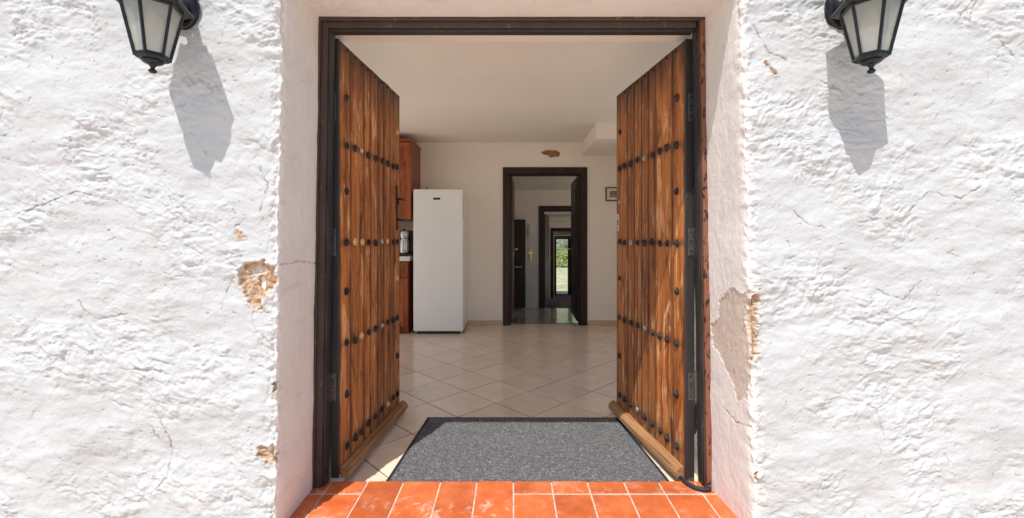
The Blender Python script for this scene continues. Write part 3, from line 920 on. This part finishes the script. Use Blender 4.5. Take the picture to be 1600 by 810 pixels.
def knuckle_mesh():
    bm = bmesh.new(); lathe(bm, [(0.0065, 0.001), (0.0078, 0.002), (0.0078, 0.028), (0.0065, 0.029)], 10, 'Z'); return mesh_of(bm, 'knuckle', M['hinge'])
KNUCKLE = knuckle_mesh()
HT = 2.19; HB = 0.012; TK = 0.048
def leaf(side, P0, P1, widths, label, seed):
    rr = random.Random(seed); TK = 0.038 if side < 0 else 0.045
    d = Vector((P1[0] - P0[0], P1[1] - P0[1])); L = d.length
    rz = math.atan2(d.y, d.x)
    t = thing('plank_door', label, 'door', (P0[0], P0[1], 0), rz, 'studded plank doors of the front doorway')
    n = 1 if side > 0 else -1          # studded face at local y=0, its outward normal is n*y
    def yy(a, c):                      # depth behind the face: a..c -> local y interval
        return (min(-n * a, -n * c), max(-n * a, -n * c))
    y0, y1 = yy(-0.001, TK)
    obj('hinge_stile', box(-0.001, 0.012, y0, y1, HB - 0.006, HT, 0.002), M['black'], t)
    y0, y1 = yy(0.0235, TK - 0.002)
    obj('backing_board', box(0.0125, L - 0.002, y0, y1, HB, HT - 0.002, 0.002), M['darkwood'], t)
    x = 0.0125; sc = (L - 0.0125) / sum(widths)
    seams = []
    for w in widths:
        w *= sc
        bm = bmesh.new()
        jit = rr.uniform(-0.0012, 0.0012)
        y0, y1 = yy(0.0 + jit, 0.0230)
        bx(bm, x + 0.0030, x + w - 0.0030, y0, y1, HB + rr.uniform(0, .004), HT - rr.uniform(0, .003), 0.0032, 2)
        o = obj('plank', bm, M['door'], t)
        seams.append(x + w)
        # thin bead line down wide planks
        x += w
    # studs
    cols = [0.082, 0.180, 0.262, 0.350, 0.448, 0.550, 0.645, 0.745, 0.822]
    pts = []
    for z in (1.680, 1.174, 0.656, 0.130):
        for c in cols: pts.append((c + rr.uniform(-.006, .006), z + rr.uniform(-.006, .006)))
    for z in (1.92, 1.44, 0.926, 0.395):
        pts.append((cols[0] + rr.uniform(-.005, .005), z)); pts.append((cols[-1] + rr.uniform(-.005, .005), z))
    for (c, z) in pts:
        k = rr.random()
        if side < 0: me = STUDB if k < 0.13 else (STUDW if k < 0.20 else STUD)
        else: me = STUDW if k < 0.10 else STUD
        o = link('stud', me, t, loc=(c, n * 0.0012, z), rot=(rr.uniform(-.25, .25), 0, n * math.pi / 2))
        s = rr.uniform(1.08, 1.32); o.scale = (s, s, s)
    for c in cols[:-1]:
        o = link('stud', STUD, t, loc=(c + rr.uniform(-.01, .01), n * 0.0012, 2.168), rot=(0, 0, n * math.pi / 2)); o.scale = (0.6, 0.6, 0.6)
    # weather bar along the foot: rounded wedge profile
    prof = [(-0.002, -0.004), (-0.002, 0.052), (0.012, 0.054), (0.030, 0.044), (0.044, 0.026), (0.046, 0.002), (0.040, -0.006)]
    bm = bmesh.new()
    xs_ = [0.020 + (L + 0.035 - 0.020) * k / 12 for k in range(13)]
    rows = []
    for i, xx in enumerate(xs_):
        sc_ = 0.93 if i in (0, 12) else 1.0
        rows.append([bm.verts.new((xx + (0.0 if 0 < i < 12 else 0), n * (p[0] * sc_ + 0.0015 + rr.uniform(-.0006, .0006)), 0.004 + p[1] * sc_)) for p in prof])
    for a, c in zip(rows, rows[1:]):
        for i in range(len(prof)):
            j = (i + 1) % len(prof)
            bm.faces.new((a[i], a[j], c[j], c[i]))
    bm.faces.new(rows[0]); bm.faces.new(list(reversed(rows[-1])))
    bmesh.ops.recalc_face_normals(bm, faces=bm.faces[:])
    wb = obj('weather_bar', bm, M['bar_h'], t)
    # hinges at the jamb corner
    for z in (1.85, 1.18, 0.46):
        bm = bmesh.new()
        yb = -n * (TK + 0.006)
        lathe(bm, [(0.003, z - 0.085), (0.005, z - 0.08), (0.005, z + 0.08), (0.003, z + 0.088)], 8, 'Z', (-0.006, yb, 0))
        h = obj('hinge', bm, M['hinge'], t)
        for k in range(5): link('knuckle', KNUCKLE, h, loc=(-0.006, yb, z - 0.075 + k * 0.030))
        ya, yb2 = yy(0.012, TK - 0.001)
        obj('hinge_plate', box(-0.0035, -0.0012, ya, yb2, z - 0.068, z + 0.068, 0.0008), M['hinge'], h)
        for q in (-0.048, 0.005, 0.048):
            link('screw', SCREW, h, loc=(-0.0035, -n * 0.026, z + q), rot=(0, 0, -math.pi / 2))
    return t, L, n, yy
# weather bar uses wood grain running along its length
def m_bar():
    t = NT('weather_bar_wood_h'); t.set(0.6, spec=0.3)
    v = t.coords((1.2, 45, 45))
    g = t.noise(v, 1.5, 6, 0.65, 0.8)
    t.color(t.ramp(g, [(0.32, (0.13, 0.060, 0.027)), (0.46, (0.29, 0.145, 0.062)), (0.58, (0.42, 0.23, 0.105)), (0.7, (0.30, 0.16, 0.075))]))
    t.bump(g, 0.4, 0.003)
    return t.m
M['bar_h'] = m_bar()

LW = [.118, .17, .085, .11, .095, .105, .19]
RW = [.112, .195, .085, .085, .10, .10, .19]
tl, Lf, nl, yyl = leaf(-1, (-0.862, 2.17), (-0.782, 3.05), LW, 'studded brown plank door with long iron handle plate, standing open on the left of the doorway in shade', 21)
tr_, Rf, nr_, yyr = leaf(1, (0.863, 2.17), (0.728, 3.05), RW, 'studded brown plank door with small steel keeper plate, standing open on the right, its foot in sun', 33)
# handle on the left leaf
hp = bmesh.new()
ya, yb = (0.001, 0.0055) if nl > 0 else (-0.0055, -0.001)
bx(hp, Lf - 0.078, Lf - 0.052, ya, yb, 1.270, 1.540, 0.002)
lathe(hp, [(0.014, 0), (0.014, 0.0045)], 12, 'Y', (Lf - 0.065, ya, 1.545)); lathe(hp, [(0.014, 0), (0.014, 0.0045)], 12, 'Y', (Lf - 0.065, ya, 1.265))
hplate = obj('handle_plate', hp, M['iron'], tl)
for z in (1.465, 1.325):
    kb = bmesh.new()
    tube(kb, [(Lf - 0.065, nl * 0.004, z), (Lf - 0.065, nl * 0.035, z), (Lf - 0.04, nl * 0.042, z - 0.002), (Lf + 0.015, nl * 0.040, z - 0.004)], [0.007, 0.007, 0.007, 0.006], 8)
    obj('lever', kb, M['iron'], hplate, smooth=True)
lk = bmesh.new()
ya, yb = yyl(0.004, 0.026)
bx(lk, Lf + 0.0005, Lf + 0.003, ya, yb, 1.305, 1.485, 0.0006)
lko = obj('lock_plate', lk, M['steel'], tl)
for k in range(6):
    ya2, yb2 = yyl(0.008, 0.022)
    obj('bolt', box(Lf + 0.0031, Lf + 0.014, ya2, yb2, 1.315 + k * 0.028, 1.331 + k * 0.028, 0.001), M['steel'], lko)
kp = bmesh.new()
ya, yb = sorted((nr_ * 0.001, nr_ * 0.004))
bx(kp, Rf - 0.060, Rf - 0.012, ya, yb, 1.245, 1.365, 0.001)
kpo = obj('keeper_plate', kp, M['steel'], tr_)
ya, yb = sorted((nr_ * 0.0042, nr_ * 0.0052))
obj('keyhole', box(Rf - 0.042, Rf - 0.030, ya, yb, 1.29, 1.325, 0.0003), M['plastic'], kpo)

# rubber draught strip end lying on the threshold
dsb = bmesh.new()
pts = [(0.835, 2.17, 0.012), (0.848, 2.115, 0.012), (0.868, 2.085, 0.010), (0.895, 2.070, 0.009), (0.925, 2.068, 0.009), (0.940, 2.072, 0.010)]
tube(dsb, pts, [0.009, 0.010, 0.011, 0.011, 0.011, 0.010], 10)
for v in dsb.verts: v.co.z = max(v.co.z, 0.0005)
tag(obj('draught_strip', dsb, M['rubber'], smooth=True), 'black rubber draught strip curling onto the orange tiles beside the right frame', 'rubber strip')

# ------------------------------------------------------------------ door mat
mt = thing('doormat', 'large grey ribbed doormat with black rubber edge just inside the doorway', 'doormat', (0.06, 2.58, ZF))
mc = [(-0.640, 2.170), (0.800, 2.170), (0.722, 2.985), (-0.578, 2.990)]
ctr = Vector((0.06, 2.58))
def matquad(inset, z0, z1, m, name, n=1):
    bm = bmesh.new()
    c = [Vector(p) - ctr for p in mc]
    cen = sum(c, Vector((0, 0))) / 4
    q = []
    for p in c:
        q.append(Vector((p.x - inset * (1 if p.x > 0 else -1), p.y - inset * (1 if p.y > 0 else -1))))
    lo = [bm.verts.new((p.x, p.y, z0)) for p in q]; hi = [bm.verts.new((p.x * .998, p.y * .998, z1)) for p in q]
    bm.faces.new(hi)
    for i in range(4):
        j = (i + 1) % 4
        bm.faces.new((lo[i], lo[j], hi[j], hi[i]))
    bmesh.ops.recalc_face_normals(bm, faces=bm.faces[:])
    return obj(name, bm, m, mt)
matquad(0.0, 0.001, 0.004, M['rubber'], 'rubber_border')
matquad(0.022, 0.003, 0.010, M['carpet'], 'pile')

# ------------------------------------------------------------------ lanterns
def lantern(X, label, rot):
    d = 0.15
    t = thing('wall_lantern', label, 'wall lamp', (X, YW - 0.004, 1.80), 0, 'black wall lanterns beside the doorway')
    # local: wall at y=0, lantern axis at y=-d, z from 0 (finial tip)
    a0 = R(rot)
    def hexr(r, z): return [Vector((r * math.cos(a0 + k * math.pi / 3), -d + r * math.sin(a0 + k * math.pi / 3), z)) for k in range(6)]
    bp = bmesh.new(); lathe(bp, [(0.062, 0.004), (0.062, -0.008), (0.054, -0.016), (0.040, -0.020), (0.020, -0.030), (0.018, -0.034)], 28, 'Y', (0, 0, 0))
    for v in bp.verts: v.co.z = v.co.z * 1.35 + 0.315
    back = obj('back_plate', bp, M['lampblack'], t, smooth=True)
    for sz_ in (0.265, 0.365):
        link('screw', SCREW, back, loc=(0.0, -0.015, sz_), rot=(math.pi, 0, 0))
    ar = bmesh.new()
    pts = [(0, -0.02, 0.315), (0, -0.05, 0.300), (0, -0.085, 0.318), (0, -0.10, 0.37), (0, -0.105, 0.43), (0, -0.12, 0.475), (0, -d, 0.485)]
    tube(ar, pts, [0.016, 0.012, 0.011, 0.010, 0.009, 0.009, 0.009], 10)
    obj('arm', ar, M['lampblack'], t, smooth=True)
    # roof
    rf = bmesh.new(); lathe(rf, [(0.112, 0.240), (0.124, 0.246), (0.124, 0.251), (0.110, 0.262), (0.098, 0.285), (0.078, 0.335), (0.070, 0.345), (0.066, 0.375), (0.030, 0.392), (0.012, 0.40), (0.016, 0.42), (0.010, 0.44), (0.008, 0.49)], 6, 'Z', (0, -d, 0), a0)
    obj('roof', rf, M['lampblack'], t)
    # lower tray
    lo = bmesh.new(); lathe(lo, [(0.034, 0.046), (0.044, 0.047), (0.050, 0.051), (0.056, 0.054), (0.056, 0.062), (0.046, 0.065)], 6, 'Z', (0, -d, 0), a0)
    obj('lower_tray', lo, M['lampblack'], t)
    cu = bmesh.new(); lathe(cu, [(0.0015, 0.0), (0.009, 0.002), (0.0135, 0.007), (0.0125, 0.012), (0.007, 0.016), (0.0065, 0.021), (0.010, 0.026), (0.012, 0.030), (0.020, 0.033), (0.030, 0.038), (0.034, 0.043), (0.034, 0.0465)], 16, 'Z', (0, -d, 0))
    obj('finial', cu, M['lampblack'], t, smooth=True)
    b_lo, b_hi = hexr(0.050, 0.060), hexr(0.090, 0.246)
    for k in range(6):
        j = (k + 1) % 6
        # corner bar
        cb = bmesh.new(); c = Vector((0, -d, 0))
        o_lo = (b_lo[k] - c); o_hi = (b_hi[k] - c)
        tube(cb, [b_lo[k], b_hi[k]], 0.0062, 4)
        obj('corner_bar', cb, M['lampblack'], t)
        # pane, slightly inside, with thickness
        pn_ = bmesh.new()
        A, B, C_, D_ = b_lo[k], b_lo[j], b_hi[j], b_hi[k]
        nrm = (B - A).cross(D_ - A).normalized()
        inn = nrm * (-0.003 if nrm.dot(A - c - Vector((0, 0, A.z))) > 0 else 0.003)
        def lerp(p, q, s): return p + (q - p) * s
        q4 = [lerp(A, B, .04), lerp(A, B, .96), lerp(D_, C_, .97), lerp(D_, C_, .03)]
        f0 = [pn_.verts.new(p + inn * 0.4) for p in q4]; f1 = [pn_.verts.new(p + inn * 1.2) for p in q4]
        pn_.faces.new(f0); pn_.faces.new(list(reversed(f1)))
        for i in range(4):
            jj = (i + 1) % 4
            pn_.faces.new((f0[i], f0[jj], f1[jj], f1[i]))
        bmesh.ops.recalc_face_normals(pn_, faces=pn_.faces[:])
        obj('glass_pane', pn_, M['frost'], t)
        # thin rail top and bottom of each pane
        rb = bmesh.new(); tube(rb, [b_lo[k] + Vector((0, 0, .004)), b_lo[j] + Vector((0, 0, .004))], 0.005, 4); obj('pane_rail', rb, M['lampblack'], t)
        rb = bmesh.new(); tube(rb, [b_hi[k] - Vector((0, 0, .006)), b_hi[j] - Vector((0, 0, .006))], 0.005, 4); obj('pane_rail', rb, M['lampblack'], t)
    bl = bmesh.new(); lathe(bl, [(0.004, 0.235), (0.014, 0.232), (0.016, 0.215), (0.026, 0.195), (0.032, 0.172), (0.028, 0.150), (0.014, 0.136), (0.002, 0.132)], 16, 'Z', (0, -d, 0))
    obj('bulb', bl, M['bulb'], t, smooth=True)
    return t
lantern(-1.312, 'black hexagonal wall lantern with frosted panes on the stucco left of the doorway', 45)
lantern(1.312, 'black hexagonal wall lantern with frosted panes on the stucco right of the doorway', 15)

# ------------------------------------------------------------------ kitchen things
fz = thing('fridge', 'tall white refrigerator with small dark badge standing against the kitchen back wall', 'fridge', (-0.94, 5.56, ZF))
fw0, fw1 = -0.317, 0.317
fbx = obj('body', box(fw0 + .002, fw1 - .002, 0.062, 0.575, 0.045, 1.835, 0.006, 2), M['white'], fz)
fd = obj('door', box(fw0, fw1, 0.0, 0.056, 0.040, 1.850, 0.016, 4), M['white'], fz)
obj('badge', box(-0.062, 0.026, -0.0035, -0.0002, 1.715, 1.742, 0.001), M['plastic'], fd)
obj('handle_recess', box(fw1 - .0005, fw1 + .0015, 0.016, 0.040, 1.48, 1.75, 0.0005), M['plastic'], fd)
obj('hinge_cap', box(fw1 - 0.005, fw1 + .003, 0.045, 0.075, 1.03, 1.05, 0.001), M['plastic'], fz)
obj('plinth', box(fw0 + .03, fw1 - .03, 0.05, 0.55, 0.006, 0.046, 0.002), M['plastic'], fz)
for x in (fw0 + 0.03, fw1 - 0.03):
    lg = bmesh.new(); lathe(lg, [(0.02, 0.0), (0.02, 0.012), (0.010, 0.016), (0.010, 0.045)], 12, 'Z', (x, 0.04, 0)); obj('foot', lg, M['ironworn'], fz)
tb = bmesh.new(); lathe(tb, [(0.05, 0.0), (0.06, 0.012), (0.062, 0.03), (0.058, 0.031)], 18, 'Z', (-0.86, 5.80, ZF + 1.8375)); tag(obj('bowl', tb, M['plastic'], smooth=True), 'small dark dish lying on top of the white refrigerator', 'dish')
tj = bmesh.new(); lathe(tj, [(0.022, 0.0), (0.024, 0.03), (0.018, 0.05), (0.018, 0.06)], 14, 'Z', (-1.12, 5.78, ZF + 1.8375)); tag(obj('jar', tj, M['ironworn'], smooth=True), 'tiny grey jar on the left of the refrigerator top', 'jar')

def panel_door(parent, x0, x1, z0, z1, y, m, name='door'):
    g = 0.002
    o = obj(name, box(x0 + g, x1 - g, y - 0.020, y, z0 + g, z1 - g, 0.003), m, parent)
    w = 0.055
    if z1 - z0 < 0.2: w = 0.025
    obj('door_moulding', ring(x0 + g + .001, x1 - g - .001, z0 + g + .001, z1 - g - .001, w, y - 0.026, y - 0.0198), m, o)
    return o
uc = thing('wall_cabinet', 'cherry wood kitchen wall cabinet hung above the worktop beside the refrigerator', 'cabinet', (-1.6, 5.86, 1.43))
obj('carcass', box(-0.245, 0.312, -0.27, 0.285, 0.0, 1.0, 0.003), M['cherry'], uc)
obj('cornice', box(-0.245, 0.322, -0.30, 0.285, 1.0005, 1.035, 0.006), M['cherry'], uc)
panel_door(uc, -0.07, 0.312, 0.005, 0.99, -0.271, M['cherry']); panel_door(uc, -0.245, -0.072, 0.005, 0.99, -0.271, M['cherry'])
lc = thing('base_cabinet', 'cherry wood kitchen base cabinet with drawers under white worktop, left of the refrigerator', 'cabinet', (-1.7, 5.85, ZF))
obj('carcass', box(-0.145, 0.375, -0.27, 0.29, 0.10, 0.935, 0.003), M['cherry'], lc)
obj('plinth', box(-0.145, 0.370, -0.24, 0.29, 0.0, 0.0995), M['cherry'], lc)
panel_door(lc, -0.01, 0.375, 0.11, 0.72, -0.271, M['cherry']); panel_door(lc, -0.145, -0.012, 0.11, 0.72, -0.271, M['cherry'])
panel_door(lc, -0.01, 0.375, 0.73, 0.92, -0.271, M['cherry'], 'drawer'); panel_door(lc, -0.145, -0.012, 0.73, 0.92, -0.271, M['cherry'], 'drawer')
obj('worktop', box(-0.145, 0.400, -0.305, 0.292, 0.9355, 0.995, 0.004, 2), M['worktop'], lc)

cm = thing('coffee_maker', 'chrome and black coffee maker on the white worktop beside the refrigerator', 'coffee maker', (-1.385, 5.66, ZF + 0.9955))
q = bmesh.new(); bx(q, -0.085, 0.095, -0.08, 0.12, 0.0, 0.028, 0.006, 2); obj('base', q, M['plastic'], cm)
q = bmesh.new(); lathe(q, [(0.056, 0.029), (0.064, 0.05), (0.064, 0.17), (0.056, 0.215), (0.05, 0.23)], 24, 'Z', (-0.01, -0.01, 0)); cb_ = obj('jug', q, M['steel'], cm, smooth=True)
q = bmesh.new(); tube(q, [(0.045, -0.02, 0.20), (0.085, -0.03, 0.195), (0.095, -0.03, 0.13), (0.08, -0.03, 0.07), (0.05, -0.02, 0.06)], 0.009, 8); obj('handle', q, M['plastic'], cb_, smooth=True)
q = bmesh.new(); bx(q, -0.06, 0.085, 0.07, 0.13, 0.0285, 0.33, 0.008, 2); obj('tower', q, M['plastic'], cm)
q = bmesh.new(); lathe(q, [(0.050, 0.2305), (0.060, 0.24), (0.060, 0.30), (0.050, 0.325), (0.018, 0.335), (0.016, 0.352)], 24, 'Z', (-0.01, -0.008, 0)); obj('filter_head', q, M['steel'], cm, smooth=True)

pf = thing('framed_picture', 'small faded print in a black frame with white mount on the kitchen back wall', 'picture', (1.45, YB - 0.002, 1.815))
W2, H2, w = 0.135, 0.097, 0.014
fb = ring(-W2, W2, -H2, H2, w, -0.018, 0)
obj('frame', fb, M['plastic'], pf)
obj('mount', box(-W2 + w, W2 - w, -0.008, -0.002, -H2 + w, H2 - w), M['paper'], pf)
obj('print', box(-0.080, 0.080, -0.0095, -0.0083, -0.045, 0.045), M['print'], pf)

# ------------------------------------------------------------------ inner doorway 1
def inner_frame(label, x0, x1, ztop, zbot, y0, y1, w, m, zb2=None):
    t = thing('inner_door_frame', label, 'door frame', ((x0 + x1) / 2, y0, zbot))
    cx = (x0 + x1) / 2; H = ztop - zbot; hw = (x1 - x0) / 2
    for s in (-1, 1):
        a, c = sorted((s * (hw - w), s * hw))
        obj('jamb', box(a, c, 0, y1 - y0, -0.02, H - w - .001, 0.004), m, t)
        a, c = sorted((s * (hw - w - 0.012), s * (hw - w + 0.0)))
        obj('stop_strip', box(a, c, 0.05, y1 - y0 - 0.05, -0.02, H - w - 0.013, 0.002), m, t)
    obj('head', box(-hw, hw, 0, y1 - y0, H - w, H, 0.004), m, t)
    obj('stop_strip', box(-hw + w, hw - w, 0.05, y1 - y0 - 0.05, H - w - 0.0125, H - w - .0005, 0.002), m, t)
    return t
inner_frame('dark walnut frame of the doorway in the kitchen back wall', -0.128, 1.056, 2.192, ZF, YB - 0.022, YB + 0.17, 0.098, M['darkwood'])
inner_frame('dark wooden frame of the second doorway, across the passage', 0.575, 1.765, 1.884, zr(9.4), Y2 - 0.02, Y2 + 0.17, 0.105, M['darkwood'])
inner_frame('dark wooden frame of the third doorway, in the far room', 1.24, 2.55, 1.52, zr(14.1), Y3 - 0.02, Y3 + 0.14, 0.10, M['darkwood'])

def inner_leaf(P0, P1, z0, z1, m, label, hand=None, tk=0.04, faceside=1):
    d = Vector((P1[0] - P0[0], P1[1] - P0[1])); L = d.length
    t = thing('panel_door', label, 'door', (P0[0], P0[1], z0), math.atan2(d.y, d.x))
    H = z1 - z0
    o = obj('slab', box(0, L, -tk / 2, tk / 2, 0.01, H, 0.003), m, t)
    for (a, c) in ((0.12, 0.42 * H), (0.48 * H, 0.93 * H)):
        for s in (-1, 1):
            yA, yB_ = sorted((s * (tk / 2 - .001), s * (tk / 2 + 0.006)))
            x0, x1, w = 0.11, L - 0.11, 0.022
            obj('panel_moulding', ring(x0, x1, a, c, w, yA, yB_), m, t)
    hb = bmesh.new()
    for s in (-1, 1):
        yA, yB_ = sorted((s * (tk / 2), s * (tk / 2 + 0.004)))
        bx(hb, L - 0.075, L - 0.045, yA, yB_, 0.93, 1.13, 0.002)
        tube(hb, [(L - 0.06, s * tk / 2, 1.04), (L - 0.06, s * (tk / 2 + .05), 1.04), (L - 0.17, s * (tk / 2 + .052), 1.04)], 0.008, 8)
    obj('handle', hb, M['brass'], t)
    return t
inner_leaf((0.958, 6.345), (0.985, 7.16), zr(7.2) + .09, 2.09, M['darkwood'], 'dark walnut panelled door open into the passage at the right of its frame')
inner_leaf((-0.022, 6.345), (0.018, 7.10), zr(7.2) + .09, 2.09, M['redwood'], 'red brown panelled door open into the passage at the left of its frame')
inner_leaf((0.70, 9.55), (0.86, 10.35), zr(10.3) + 0.08, 1.76, M['darkwood'], 'door standing open behind the second doorway, brass handle catching the light')

# passage things
tc_ = thing('tall_cabinet', 'tall dark wooden cabinet with pale ledge against the passage wall', 'cabinet', (-0.10, 8.97, zr(9.0)))
HH = 1.58 - zr(9.0)
obj('carcass', box(-0.38, 0.372, 0.02, 0.36, 0.03, HH, 0.004), M['darkwood'], tc_)
obj('lower_door', box(0.0, 0.376, 0.0, 0.0195, 0.04, 0.86, 0.004), M['darkwood'], tc_); obj('upper_door', box(0.0, 0.376, 0.0, 0.0195, 0.90, HH - .01, 0.004), M['darkwood'], tc_)
obj('lower_door', box(-0.38, -0.004, 0.0, 0.0195, 0.04, 0.86, 0.004), M['darkwood'], tc_); obj('upper_door', box(-0.38, -0.004, 0.0, 0.0195, 0.90, HH - .01, 0.004), M['darkwood'], tc_)
obj('ledge', box(-0.38, 0.30, -0.02, 0.0190, 0.866, 0.888, 0.002), M['skirt'], tc_)
wl = thing('wall_sconce', 'narrow glass wall light on the passage wall beside the dark cabinet', 'wall lamp', (0.36, Y2 - 0.001, 1.20))
q = bmesh.new(); lathe(q, [(0.028, 0.0), (0.030, 0.02), (0.030, 0.26), (0.022, 0.29)], 16, 'Z', (0, -0.06, 0)); obj('glass_shade', q, M['frost'], wl, smooth=True)
q = bmesh.new(); bx(q, -0.02, 0.02, -0.032, 0, 0.08, 0.2, 0.003); obj('bracket', q, M['steel'], wl)
cr = thing('wall_cross', 'small brass cross on the passage wall under the glass light', 'cross', (0.40, Y2 - 0.001, 0.70))
q = bmesh.new(); bx(q, -0.016, 0.016, -0.018, 0, 0, 0.26, 0.003); obj('upright', q, M['brass'], cr)
q = bmesh.new(); bx(q, -0.065, 0.065, -0.022, -0.0185, 0.165, 0.195, 0.001); obj('crossbar', q, M['brass'], cr)
smq = bmesh.new()
vs = [smq.verts.new(p) for p in ((0.84, 10.25, zr(10.25) + .008), (1.12, 10.25, zr(10.25) + .008), (1.25, 12.0, zr(12.0) + .008), (1.02, 12.0, zr(12.0) + .008))]
smq.faces.new(vs)
r_ = bmesh.ops.extrude_face_region(smq, geom=smq.faces[:])
for v in [g for g in r_['geom'] if isinstance(g, bmesh.types.BMVert)]: v.co.z -= 0.007
bmesh.ops.recalc_face_normals(smq, faces=smq.faces[:])
tag(obj('floor_mat', smq, M['rubber']), 'small dark mat on the tiles behind the second doorway', 'mat')

# far glazed doors
gd = thing('glazed_door', 'dark framed glazed double door at the far end looking onto the garden', 'door', (2.13, Y4 + 0.02, zr(Y4)))
GH = 1.293 - zr(Y4)
def gbox(name, x0, x1, z0, z1, m=None, y0=0.0, y1=0.07, par=None): return obj(name, box(x0 - 2.13, x1 - 2.13, y0, y1, z0, z1, 0.004 if m is None else 0), m or M['darkwood'], par or gd)
gbox('frame_post', 1.50, 1.555, 0, GH); gbox('frame_post', 2.745, 2.80, 0, GH); gbox('frame_head', 1.556, 2.744, GH - 0.06, GH)
for (a, c) in ((1.557, 2.108), (2.112, 2.743)):
    gbox('stile', a, a + 0.06, 0.0, GH - 0.062, y0=.01, y1=.06); gbox('stile', c - 0.072, c, 0.0, GH - 0.062, y0=.01, y1=.06)
    gbox('rail', a + 0.0605, c - 0.0725, GH - 0.142, GH - 0.062, y0=.01, y1=.06); gbox('rail', a + 0.0605, c - 0.0725, 0.0, 0.05, y0=.01, y1=.06)
    gbox('glass_pane', a + 0.0605, c - 0.0725, 0.0505, GH - 0.1425, M['glass'], 0.032, 0.038)

# ------------------------------------------------------------------ garden behind the house
M['drygrass'] = m_plain('dry_grass', (0.46, 0.43, 0.26), 0.95, var=0.35, scale=1.5, bump=0.6, bscale=12)
tr2 = structure(obj('garden_terrace', box(-4.0, 12.0, 16.03, 31.0, -1.6, -0.93), M['drygrass']))
rl = thing('metal_railing', 'thin dark metal railing across the garden terrace behind the glazed door', 'railing', (2.4, 18.1, -0.93))
q = bmesh.new(); tube(q, [(-2.2, 0, 0.93), (3.4, 0, 0.93)], 0.018, 8); obj('top_rail', q, M['iron'], rl)
for i in range(5):
    q = bmesh.new(); tube(q, [(-2.2 + i * 1.4, 0, 0), (-2.2 + i * 1.4, 0, 0.915)], 0.016, 8); obj('post', q, M['iron'], rl)
def foliage(bm, c, r, n, size, rnd):
    for _ in range(n):
        v = Vector((rnd.gauss(0, 1), rnd.gauss(0, 1), rnd.gauss(0, 1))).normalized() * (rnd.random() ** 0.4)
        p = Vector((c[0] + v.x * r[0], c[1] + v.y * r[1], c[2] + v.z * r[2]))
        a = Vector((rnd.gauss(0, 1), rnd.gauss(0, 1), rnd.gauss(0, 1))).normalized(); u = a.orthogonal().normalized() * size * rnd.uniform(.6, 1.3); w = a.cross(u) * 0.6
        bm.faces.new([bm.verts.new(p + u), bm.verts.new(p + w), bm.verts.new(p - u), bm.verts.new(p - w)])
gr = random.Random(17)
def gz_at(y): return float(np.interp(y, ys, gz))
shrub_spots = [(3.9, 33, 0.8, 'low bright green shrub nearest the railing'), (4.6, 34, 1.4, 'rounded green shrub in the middle of the garden'), (3.7, 37, 1.5, 'tall green shrub left in the garden'), (5.4, 39, 1.6, 'broad green shrub right in the garden')]
for (x, y, h, lb) in shrub_spots:
    t = thing('shrub', lb + ', seen through the far glazed door', 'shrub', (x, y, gz_at(y)))
    q = bmesh.new()
    for k in range(5): foliage(q, (gr.uniform(-.5, .5), gr.uniform(-.4, .4), h * gr.uniform(.35, .7)), (.55, .5, h * .35), 260, 0.08, gr)
    obj('foliage', q, M['leaf'], t)
    q = bmesh.new()
    for k in range(4): tube(q, [(0, 0, 0), (gr.uniform(-.3, .3), gr.uniform(-.3, .3), h * .6)], [0.03, 0.012], 6)
    obj('stem', q, M['bark'], t)
for (x, y, h, lb) in [(4.3, 46, 2.9, 'pale olive tree left in the garden'), (6.0, 50, 3.1, 'pale olive tree right in the garden'), (5.1, 60, 3.6, 'pale tree farthest back in the garden')]:
    t = thing('olive_tree', lb + ', seen through the far glazed door', 'tree', (x, y, gz_at(y)))
    q = bmesh.new(); tube(q, [(0, 0, -.1), (.05, 0, h * .3), (-.05, .05, h * .5), (.05, 0, h * .75)], [.14, .10, .08, .03], 8)
    for k in range(5): tube(q, [(0, 0, h * .42), (gr.uniform(-.7, .7), gr.uniform(-.7, .7), h * .75)], [.05, .015], 6)
    obj('trunk', q, M['bark'], t)
    q = bmesh.new()
    for k in range(9): foliage(q, (gr.uniform(-1, 1), gr.uniform(-1, 1), h * gr.uniform(.55, .85)), (.6, .6, .45), 240, 0.09, gr)
    obj('crown', q, M['leafpale'], t)
hb = []
HX = np.linspace(-400, 400, 90); HY = np.linspace(160, 420, 24)
A, B = np.meshgrid(HX, HY)
Hh = -9.5 + 22 * np.exp(-((B - 290) / 70) ** 2) * (0.55 + 0.35 * fbm(A / 120, B / 120, 3, 5))
structure(link('hills', grid_mesh('hills', np.stack([A, B, Hh], -1), M['hill'])))
